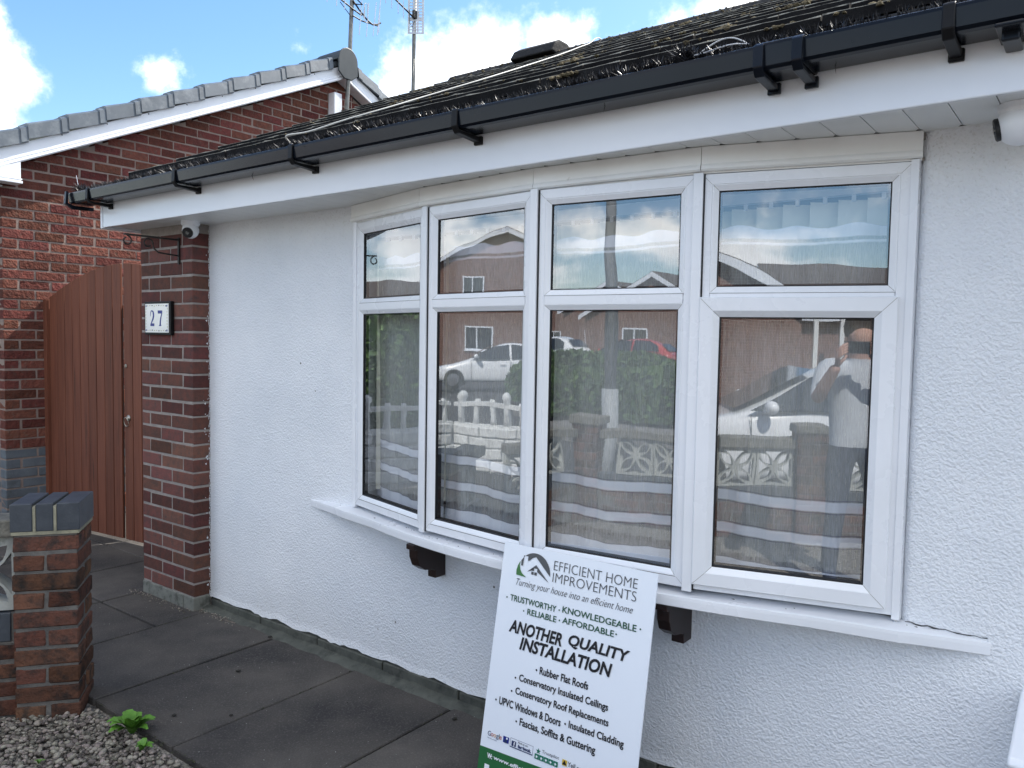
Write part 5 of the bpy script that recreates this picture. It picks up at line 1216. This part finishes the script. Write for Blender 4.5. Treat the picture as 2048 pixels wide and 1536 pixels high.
b = MB(); rn = random.Random(77)
for i in range(110):      # pale chips, petals and grit lying on the slabs
    x, y = rn.uniform(-.5, 2.4), rn.uniform(-.82, .06); sz_ = rn.uniform(.0012, .004); a = rn.uniform(0, 6.28)
    b.add([(x+sz_*math.cos(a+q*1.57)*(1 if q % 2 else .5), y+sz_*math.sin(a+q*1.57)*(1 if q % 2 else .5), .0008+.002*(q % 2)) for q in range(4)], [(0, 1, 2, 3)])
b.build('chip', M['concrete'], path, kind='stuff', fix=False)
b = MB()
for i in range(420):      # moss and grit packed in the joints and along the wall foot
    t_ = rn.random()
    if t_ < .45: x, y = .06+.59*rn.randint(-3, 4)+rn.gauss(0, .004), rn.uniform(-.82, .06)
    elif t_ < .75: x, y = rn.uniform(.1, 2.3), .045+rn.gauss(0, .014)
    else: x, y = rn.uniform(.7, 2.3), -.835+rn.gauss(0, .008)
    if x < -.0 and y > -.02: continue
    lump(b, (x, y, -.004), rn.uniform(.002, .006), rn, .5)
b.build('joint_moss', M['joint_moss'], path, kind='stuff', fix=False)

# ------------------------------------------------------------------ across the street (mirrored in the window glass)
def gable_house(name, label, loc, rz, w, d, eave, pitch, wins, group=None, ridge='x', doors=(), mat='brickfar', posts=None):
    """local: front face at y=0 facing +y (towards the bungalow); ridge along x, or along y for a gable front"""
    t = thing(name, label, 'house', loc, rz, group, True)
    b = MB(); b.box(-w/2, -d, -.3, w/2, 0, eave)
    if ridge == 'y': hgt = w/2*pitch; b.prism([(-w/2, eave), (w/2, eave), (0, eave+hgt)], 1, -d, 0)
    else: hgt = d/2*pitch; b.prism([(-d, eave), (0, eave), (-d/2, eave+hgt)], 0, -w/2, w/2)
    wl = b.build('wall', M[mat], t)
    b = MB(); o_ = .25
    if ridge == 'y':
        for s in (1, -1):
            e = (w/2+o_)*s; vs = [(e, y, eave-o_*pitch+dz) for y in (-d-o_, o_) for dz in (.03, .13)]+[(0, y, eave+hgt+dz) for y in (-d-o_, o_) for dz in (.03, .13)]
            b.add(vs, [(1, 3, 7, 5), (0, 2, 6, 4), (2, 3, 7, 6), (0, 1, 5, 4), (0, 1, 3, 2)])
    else:
        for s in (1, -1):
            y_ = -d/2+s*(d/2+o_); vs = [(x, y_, eave-o_*pitch+dz) for x in (-w/2-.1, w/2+.1) for dz in (.03, .13)]+[(x, -d/2, eave+hgt+dz) for x in (-w/2-.1, w/2+.1) for dz in (.03, .13)]
            b.add(vs, [(1, 3, 7, 5), (0, 2, 6, 4), (2, 3, 7, 6), (0, 1, 5, 4), (0, 1, 3, 2)])
    b.build('roof', M['rooffar'], t)
    b = MB()
    if ridge == 'y':
        for s in (1, -1):
            vs = [(s*(w/2+o_), y, eave-o_*pitch+dz) for y in (o_, o_+.03) for dz in (-.12, .10)]+[(0, y, eave+hgt+dz) for y in (o_, o_+.03) for dz in (-.12, .10)]
            b.add(vs, [(0, 1, 5, 4), (2, 3, 7, 6), (0, 2, 6, 4), (1, 3, 7, 5), (0, 1, 3, 2), (4, 5, 7, 6)])
    else:
        b.box(-w/2-.1, o_, eave-o_*pitch-.16, w/2+.1, o_+.03, eave-o_*pitch+.02)
        for s in (1, -1):
            for q in (1, -1):
                vs = [(x, -d/2+q*(d/2+o_), eave-o_*pitch+dz) for x in (s*(w/2+.08), s*(w/2+.11)) for dz in (-.12, .1)]+[(x, -d/2, eave+hgt+dz) for x in (s*(w/2+.08), s*(w/2+.11)) for dz in (-.12, .1)]
                b.add(vs, [(0, 1, 5, 4), (2, 3, 7, 6), (0, 2, 6, 4), (1, 3, 7, 5)])
    b.build('fascia', M['upvc_clean'], t)
    for (x, z, ww, hh) in wins:
        b = MB(); ring(b, x, z, x+ww, z+hh, [(0, 0), (0, .03), (.07, .03), (.07, 0)]); b.box(x+ww/2-.03, .0, z+.07, x+ww/2+.03, .03, z+hh-.07); b.box(x-.05, 0, z-.06, x+ww+.05, .09, z); wf = b.build('window', M['upvc_clean'], t)
        b = MB(); b.box(x+.07, .004, z+.07, x+ww-.07, .012, z+hh-.07); b.build('pane', M['carglass'], wf)
    for (x, ww, hh) in doors:
        b = MB(); b.box(x, 0, 0, x+ww, .03, hh); b.build('door', M['upvc_clean'], t)
    if posts:
        for x in posts: b = MB(); b.box(x-.06, .9, -.3, x+.06, 1.02, eave-.1); b.build('porch_post', M['cream'], t)
    return t
gable_house('house', 'single storey brick house with pale porch posts opposite the window', (12.2, -21.5, 0), R(2), 9.5, 8, 2.45, .38, [(-1.3, .9, 1.6, 1.2)], posts=(-4.6, -3.85, -3.15), doors=((1.5, .9, 2.0),))
gable_house('house', 'gable fronted brick house next to the porch house across the street', (4.1, -18.2, 0), R(-3), 6.6, 8, 2.5, .56, [(-2.3, .9, 1.3, 1.2)], ridge='y')
RG = 'row of gabled houses across the street'
gable_house('house', 'nearest of the stepped gable fronted houses mirrored in the third pane', (-6.8, -33, 0), R(10), 6.6, 9, 2.7, .55, [(-1.6, .9, 1.3, 1.2)], RG, 'y')
gable_house('house', 'middle of the stepped gable fronted houses mirrored in the third pane', (-12.5, -44, 0), R(10), 6.6, 9, 3.2, .55, [(-1.6, .9, 1.3, 1.2)], RG, 'y')
gable_house('house', 'farthest of the stepped gable fronted houses mirrored in the third pane', (-20.5, -56, 0), R(12), 6.6, 9, 3.2, .55, [(-1.6, .9, 1.3, 1.2)], RG, 'y')
gable_house('house', 'tall two storey brick house with gable windows down the street', (-26.5, -24.0, 0), R(-42), 8.2, 9, 5.1, .48, [(-2.3, 3.5, 1.2, 1.15), (1.2, 3.4, 1.3, 1.1), (-2.2, .9, 1.5, 1.2)], ridge='y')
gable_house('house', 'distant brick terrace with white windows at the end of the street', (-92, -21, 0), R(-62), 30, 9, 5.4, .7, [(-13+i*3.2, 3.6, 1.4, 1.3) for i in range(8)], ridge='x')
def car(name, label, loc, rz, paint, s=1.0):
    t = thing(name, label, 'car', loc, rz, None, True)
    # side profile stations along x (front = -x): (x, z_bottom, z_belt, z_top, half width, roof half width)
    st_ = [(-2.1, .32, .55, .56, .60, .5), (-2.0, .22, .66, .70, .78, .6), (-1.6, .20, .76, .80, .86, .62), (-1.0, .20, .86, .88, .88, .62), (-.85, .2, .90, .93, .885, .62), (-.1, .2, .93, 1.38, .89, .56), (.4, .2, .94, 1.44, .89, .56), (1.0, .2, .96, 1.42, .885, .55), (1.5, .2, .98, 1.30, .87, .53), (1.95, .25, .97, 1.02, .82, .55), (2.1, .35, .80, .85, .72, .5)]
    b = MB(); vs = []
    for x, zb_, zl, zt_, hw, rw in st_:
        h = [(hw-.10, zb_), (hw-.02, zb_+.1), (hw, (zb_+zl)/2), (hw-.03, zl), (rw+(hw-rw)*.1 if zt_-zl > .2 else hw-.2, zt_-.06 if zt_-zl > .2 else zt_-.01), (rw*.6, zt_)]
        vs += [(x, y, z) for y, z in h]+[(x, -y, z) for y, z in h[::-1]]
    n_ = 12; fs = [(i*n_+k_, i*n_+(k_+1) % n_, (i+1)*n_+(k_+1) % n_, (i+1)*n_+k_) for i in range(len(st_)-1) for k_ in range(n_)]; fs += [tuple(range(n_)), tuple((len(st_)-1)*n_+k_ for k_ in range(n_))[::-1]]
    b.add(vs, fs); bd = b.build('body', paint, t, smooth=True); sb = bd.modifiers.new('s', 'SUBSURF'); sb.levels = 2; sb.render_levels = 2
    for s_2 in (1, -1):
        b = MB(); gl_ = [(-.80, .945), (-.15, 1.30), (.35, 1.36), (.40, .96)]; g2 = [(.46, .965), (.43, 1.365), (1.0, 1.35), (1.42, 1.2), (1.5, 1.0)]
        for gg in (gl_, g2):
            yy = lambda z: s_2*(.875-(z-.93)*.72+.012)
            b.add([(x, yy(z), z) for x, z in gg]+[(x, yy(z)-s_2*.03, z) for x, z in gg], [tuple(range(len(gg)))]+[(q, (q+1) % len(gg), (q+1) % len(gg)+len(gg), q+len(gg)) for q in range(len(gg))])
        b.build('side_window', M['carglass'], t)
        b = MB(); ball(b, (-.62, s_2*1.0, 1.0), .1, 12, 8, (.7, 1, .75)); b.box(-.68, s_2*.86, .93, -.60, s_2*.98, .97); b.build('door_mirror', paint, t, smooth=True)
        b = MB(); b.box(.10, s_2*.895, .80, .30, s_2*.915, .83); b.box(1.05, s_2*.89, .82, 1.25, s_2*.91, .85); hb_ = b.build('door_handle', paint, t); bevel(hb_, .008, 2)
        b = MB(); b.box(-.80, s_2*.872, .30, -.795, s_2*.893, .90); b.box(.43, s_2*.872, .30, .436, s_2*.895, .92); b.build('door_gap', M['gasket'], t)
        for x in (-1.35, 1.32):
            b = MB(); b.lathe([(.20, -.11), (.31, -.11), (.33, -.07), (.33, .07), (.31, .1), (.2, .1)], (x, s_2*.80, .32), 28, (0, 1, 0)); wh = b.build('wheel', M['tyre'], t)
            b = MB(); b.lathe([(.20, -.115), (.05, -.125), (.05, .125), (.2, .115)], (x, s_2*.80, .32), 20, (0, 1, 0)); b.build('rim', M['rim'], wh)
    b = MB(); yy = .58; b.add([(-.93, -.66, .945), (-.93, .66, .945), (-.12, .56, 1.37), (-.12, -.56, 1.37)], [(0, 1, 2, 3)]); b.v = [(x-.012, y, z+.012) for x, y, z in b.v]; b.build('windscreen', M['carglass'], t, fix=False)
    b = MB(); b.add([(1.90, -.60, 1.045), (1.90, .60, 1.045), (1.52, .50, 1.285), (1.52, -.50, 1.285)], [(0, 1, 2, 3)]); b.v = [(x+.015, y, z+.02) for x, y, z in b.v]; b.build('rear_window', M['carglass'], t, fix=False)
    for s_2 in (1, -1):
        b = MB(); b.box(-2.06, s_2*.42, .56, -1.98, s_2*.70, .66); b.build('headlight', M['rim'], t); b = MB(); b.box(2.02, s_2*.45, .66, 2.09, s_2*.68, .80); b.build('tail_light', M['carred'], t)
    return t
car('parked_car', 'white parked car behind the front wall, mirrored in the opening sash', (4.85, -6.75, -.15), 0, M['carpaint'])
car('parked_car', 'red parked car farther along the street, mirrored in the third pane', (-5.6, -26, .2), R(8), M['carred'])
car('parked_car', 'white parked car farther down the street, mirrored in the second pane', (-15.5, -14.5, -.05), R(-48), M['carpaint'])
car('parked_car', 'white parked car in front of the gabled row, mirrored in the third pane', (-10.4, -29.5, .2), R(14), M['carpaint'])
lp = thing('lamp_post', 'tall grey street lamp post mirrored in the third window pane', 'lamp post', (.73, -5.5, -.1))
b = MB(); b.tube([(.73, -5.5, -.15), (.73, -5.5, 1.0)], .09, 12); b.tube([(.73, -5.5, 1.0), (.73, -5.5, 6.2)], [.06, .045], 12); b.build('column', M['galv'], lp, smooth=True)
b = MB(); b.tube([(.73, -5.5, 6.15), (.73, -6.1, 6.3)], .03, 8); b.build('arm', M['metal'], lp); b = MB(); b.prism([(-6.0, 6.25), (-6.6, 6.3), (-6.6, 6.38), (-6.0, 6.4)], 0, .61, .85); b.build('lantern', M['alu'], lp)
# white balustrade wall of the neighbour's front garden
def white_wall(label, p0, p1, seed):
    p0, p1 = Vector(p0), Vector(p1); d = p1-p0; LW = d.length
    ww = thing('white_garden_wall', label, 'garden wall', (p0.x, p0.y, 0), math.atan2(d.y, d.x), 'white balustraded walls of the next garden', True)
    b = MB(); b.box(0, -.06, -.1, LW, .06, .52); ww_ = b.build('wall', M['whitefence'], ww); rnb = random.Random(seed)
    for r_ in range(4):
        x = 0 if r_ % 2 else -.2
        while x < LW-.1:
            l = rnb.uniform(.28, .5); x0_ = max(0, x); x1_ = min(LW, x+l-.015); zz = -.03+r_*.135
            if x1_-x0_ > .06:
                b = MB(); b.box(x0_, -.085-rnb.uniform(0, .015), zz, x1_, .085+rnb.uniform(0, .015), zz+.12); o = b.build('block', M['whitefence'], ww_); bevel(o, .015, 2)
            x += l
    b = MB(); b.box(0, -.04, .72, LW, .04, .77); b.build('rail', M['whitefence'], ww)
    for i in range(int(LW/.20)):
        b = MB(); x = .1+i*.2; b.lathe([(.05, .50), (.042, .70), (.045, .80), (.06, .83), (.05, .87), (.02, .90)] if i % 3 == 0 else [(.04, .5), (.03, .62), (.038, .75), (.03, .80)], (x, 0, 0), 10); b.build('bollard', M['whitefence'], ww, smooth=True)
white_wall('white painted block wall with bollard balustrade running away from the neighbour bungalow', (-3.45, -.35), (-3.25, -3.75), 2)
white_wall('white painted block wall with bollard balustrade along the pavement', (-3.2, -3.82), (-1.55, -4.35), 3)
# hedges (leafy clumps)
def hedge(label, loc, sx, sy, sz, n_, seed):
    rn_ = random.Random(seed); b = MB()
    for i in range(n_):
        while True:
            p = Vector((rn_.uniform(-1, 1), rn_.uniform(-1, 1), rn_.uniform(0, 1)))
            if p.x**4+p.y**4+p.z**4 < 1.05 and max(abs(p.x), abs(p.y), p.z) > .72+.2*rn_.random(): break
        c = Vector((p.x*sx, p.y*sy, p.z*sz)); d = Vector((rn_.gauss(0, 1), rn_.gauss(0, 1), rn_.gauss(0, 1))).normalized()*.07; e = d.cross(Vector((rn_.gauss(0, 1), rn_.gauss(0, 1), 1))).normalized()*.04
        b.add([c-d, c+e, c+d, c-e], [(0, 1, 2, 3)])
    o = b.build('hedge', M['hedge'], fix=False); o.location = loc; tag(o, label, 'hedge')
    c = MB(); c.box(-sx*.8, -sy*.75, 0, sx*.8, sy*.75, sz*.8); c.build('core', M['hedge'], o)
hedge('rounded green hedge across the road beside the lamp post', (-2.7, -13.2, -.05), 2.6, 1.0, 1.35, 9000, 1)
hedge('long dark green hedge farther down the road behind the lamp post', (-9.8, -12.2, -.05), 2.0, .8, 1.1, 7000, 2)
hedge('dark shrubs behind the white balustrade wall', (-9.8, -3.0, -.05), 1.8, 1.5, 2.2, 8000, 3)

# photographer
def body_mat(oy):
    m = bpy.data.materials.new('clothed_body'); m.use_nodes = True; t = m.node_tree; L = t.links.new; nd = t.nodes; p = nd['Principled BSDF']; p.inputs['Roughness'].default_value = .85
    g = nd.new('ShaderNodeNewGeometry'); sp = nd.new('ShaderNodeSeparateXYZ'); L(g.outputs['Position'], sp.inputs[0])
    def gt(o_, v):
        q = nd.new('ShaderNodeMath'); q.operation = 'GREATER_THAN'; q.inputs[1].default_value = v; L(o_, q.inputs[0]); return q.outputs[0]
    a = nd.new('ShaderNodeMix'); a.data_type = 'RGBA'; a.inputs['A'].default_value = (.03, .04, .07, 1); a.inputs['B'].default_value = (.55, .58, .62, 1); L(gt(sp.outputs[2], .88), a.inputs['Factor'])
    mx_ = nd.new('ShaderNodeMath'); mx_.operation = 'MAXIMUM'; L(gt(sp.outputs[2], 1.42), mx_.inputs[0]); L(gt(sp.outputs[1], oy+.13), mx_.inputs[1])
    hi = nd.new('ShaderNodeMath'); hi.operation = 'MULTIPLY'; L(mx_.outputs[0], hi.inputs[0]); L(gt(sp.outputs[2], .9), hi.inputs[1])
    b = nd.new('ShaderNodeMix'); b.data_type = 'RGBA'; L(hi.outputs[0], b.inputs['Factor']); L(a.outputs['Result'], b.inputs['A']); b.inputs['B'].default_value = (.50, .30, .23, 1); L(b.outputs['Result'], p.inputs['Base Color'])
    return m
def photographer():
    ox, oy = 4.12, -2.62
    t = thing('person', 'person in pale shirt and dark trousers photographing the house, mirrored in the right pane', 'person', (ox, oy, -.02))
    J = {'pelvis': (0, 0, .92), 'waist': (0, .0, 1.05), 'chest': (0, -.01, 1.26), 'neck': (0, 0, 1.46), 'head0': (0, .03, 1.54), 'head1': (0, .035, 1.64),
         'lh': (-.10, 0, .90), 'lk': (-.12, .03, .50), 'la': (-.13, -.01, .10), 'lt': (-.14, .16, .05), 'rh': (.10, 0, .90), 'rk': (.13, .04, .50), 'ra': (.15, -.02, .10), 'rt': (.17, .15, .05),
         'ls': (-.19, 0, 1.40), 'le': (-.27, .12, 1.18), 'lw': (-.20, .27, 1.40), 'rs': (.19, 0, 1.40), 're': (.26, .12, 1.18), 'rw': (.02, .27, 1.42)}
    E_ = [('pelvis', 'waist'), ('waist', 'chest'), ('chest', 'neck'), ('neck', 'head0'), ('head0', 'head1'), ('pelvis', 'lh'), ('lh', 'lk'), ('lk', 'la'), ('la', 'lt'), ('pelvis', 'rh'), ('rh', 'rk'), ('rk', 'ra'), ('ra', 'rt'), ('chest', 'ls'), ('ls', 'le'), ('le', 'lw'), ('chest', 'rs'), ('rs', 're'), ('re', 'rw')]
    rad = {'pelvis': .155, 'waist': .15, 'chest': .165, 'neck': .06, 'head0': .085, 'head1': .095, 'lh': .10, 'lk': .065, 'la': .045, 'lt': .035, 'rh': .10, 'rk': .065, 'ra': .045, 'rt': .035, 'ls': .07, 'le': .048, 'lw': .03, 'rs': .07, 're': .048, 'rw': .03}
    ks = list(J); me = bpy.data.meshes.new('body'); me.from_pydata([tuple(Vector(J[k_])+Vector((ox, oy, -.02))) for k_ in ks], [(ks.index(a), ks.index(b_)) for a, b_ in E_], [])
    o = link('body', me, M['skin'], t); md = o.modifiers.new('skin', 'SKIN'); md.use_smooth_shade = True
    for i, k_ in enumerate(ks):
        r = rad[k_]; me.skin_vertices[0].data[i].radius = (r, r*.8) if k_ in ('pelvis', 'waist', 'chest') else (r, r)
    me.skin_vertices[0].data[0].use_root = True
    s = o.modifiers.new('s', 'SUBSURF'); s.levels = 2; s.render_levels = 2
    dg = bpy.context.evaluated_depsgraph_get(); m2 = bpy.data.meshes.new_from_object(o.evaluated_get(dg)); o.modifiers.clear(); o.data = m2; m2.materials.clear()
    m2.materials.append(body_mat(oy))
    for p_ in m2.polygons:
        p_.use_smooth = True
    # hair, ears, nose, phone, fingers
    b = MB(); ball(b, (ox, oy+.015, 1.615), .108, 18, 12, (.88, 1, 1.08)); hv = [(x, y-.012 if z < 1.62 else y, z) for x, y, z in b.v]; b.v = [(x, min(y, oy+.075) if z < 1.66 else y, max(z, 1.55)) for x, y, z in hv]; b.build('hair', M['hair'], t, smooth=True)
    for sx_, (wx, wy, wz) in ((-1, (ox-.20, oy+.27, 1.38)), (1, (ox+.02, oy+.27, 1.40))):
        b = MB()
        for q in range(4): b.tube([(wx-sx_*.0, wy, wz), (wx-sx_*(-.01+.0*q), wy+.035, wz+.045+.016*q), (wx-sx_*.02, wy+.045, wz+.075+.016*q), (wx-sx_*.045, wy+.03, wz+.085+.016*q)], [.016, .012, .009, .007], 7)
        b.tube([(wx, wy, wz), (wx-sx_*.03, wy+.005, wz+.035), (wx-sx_*.05, wy, wz+.06)], [.015, .011, .008], 7); b.build('fingers', M['skin'], t, smooth=True)
    ph = thing('smartphone', 'dark smartphone held up by the photographer reflected in the window', 'phone', (4.03, -2.345, 1.5))
    b = MB(); b.box(3.955, -2.350, 1.455, 4.10, -2.342, 1.527); o = b.build('phone_body', M['black'], ph); bevel(o, .003, 2)
photographer()
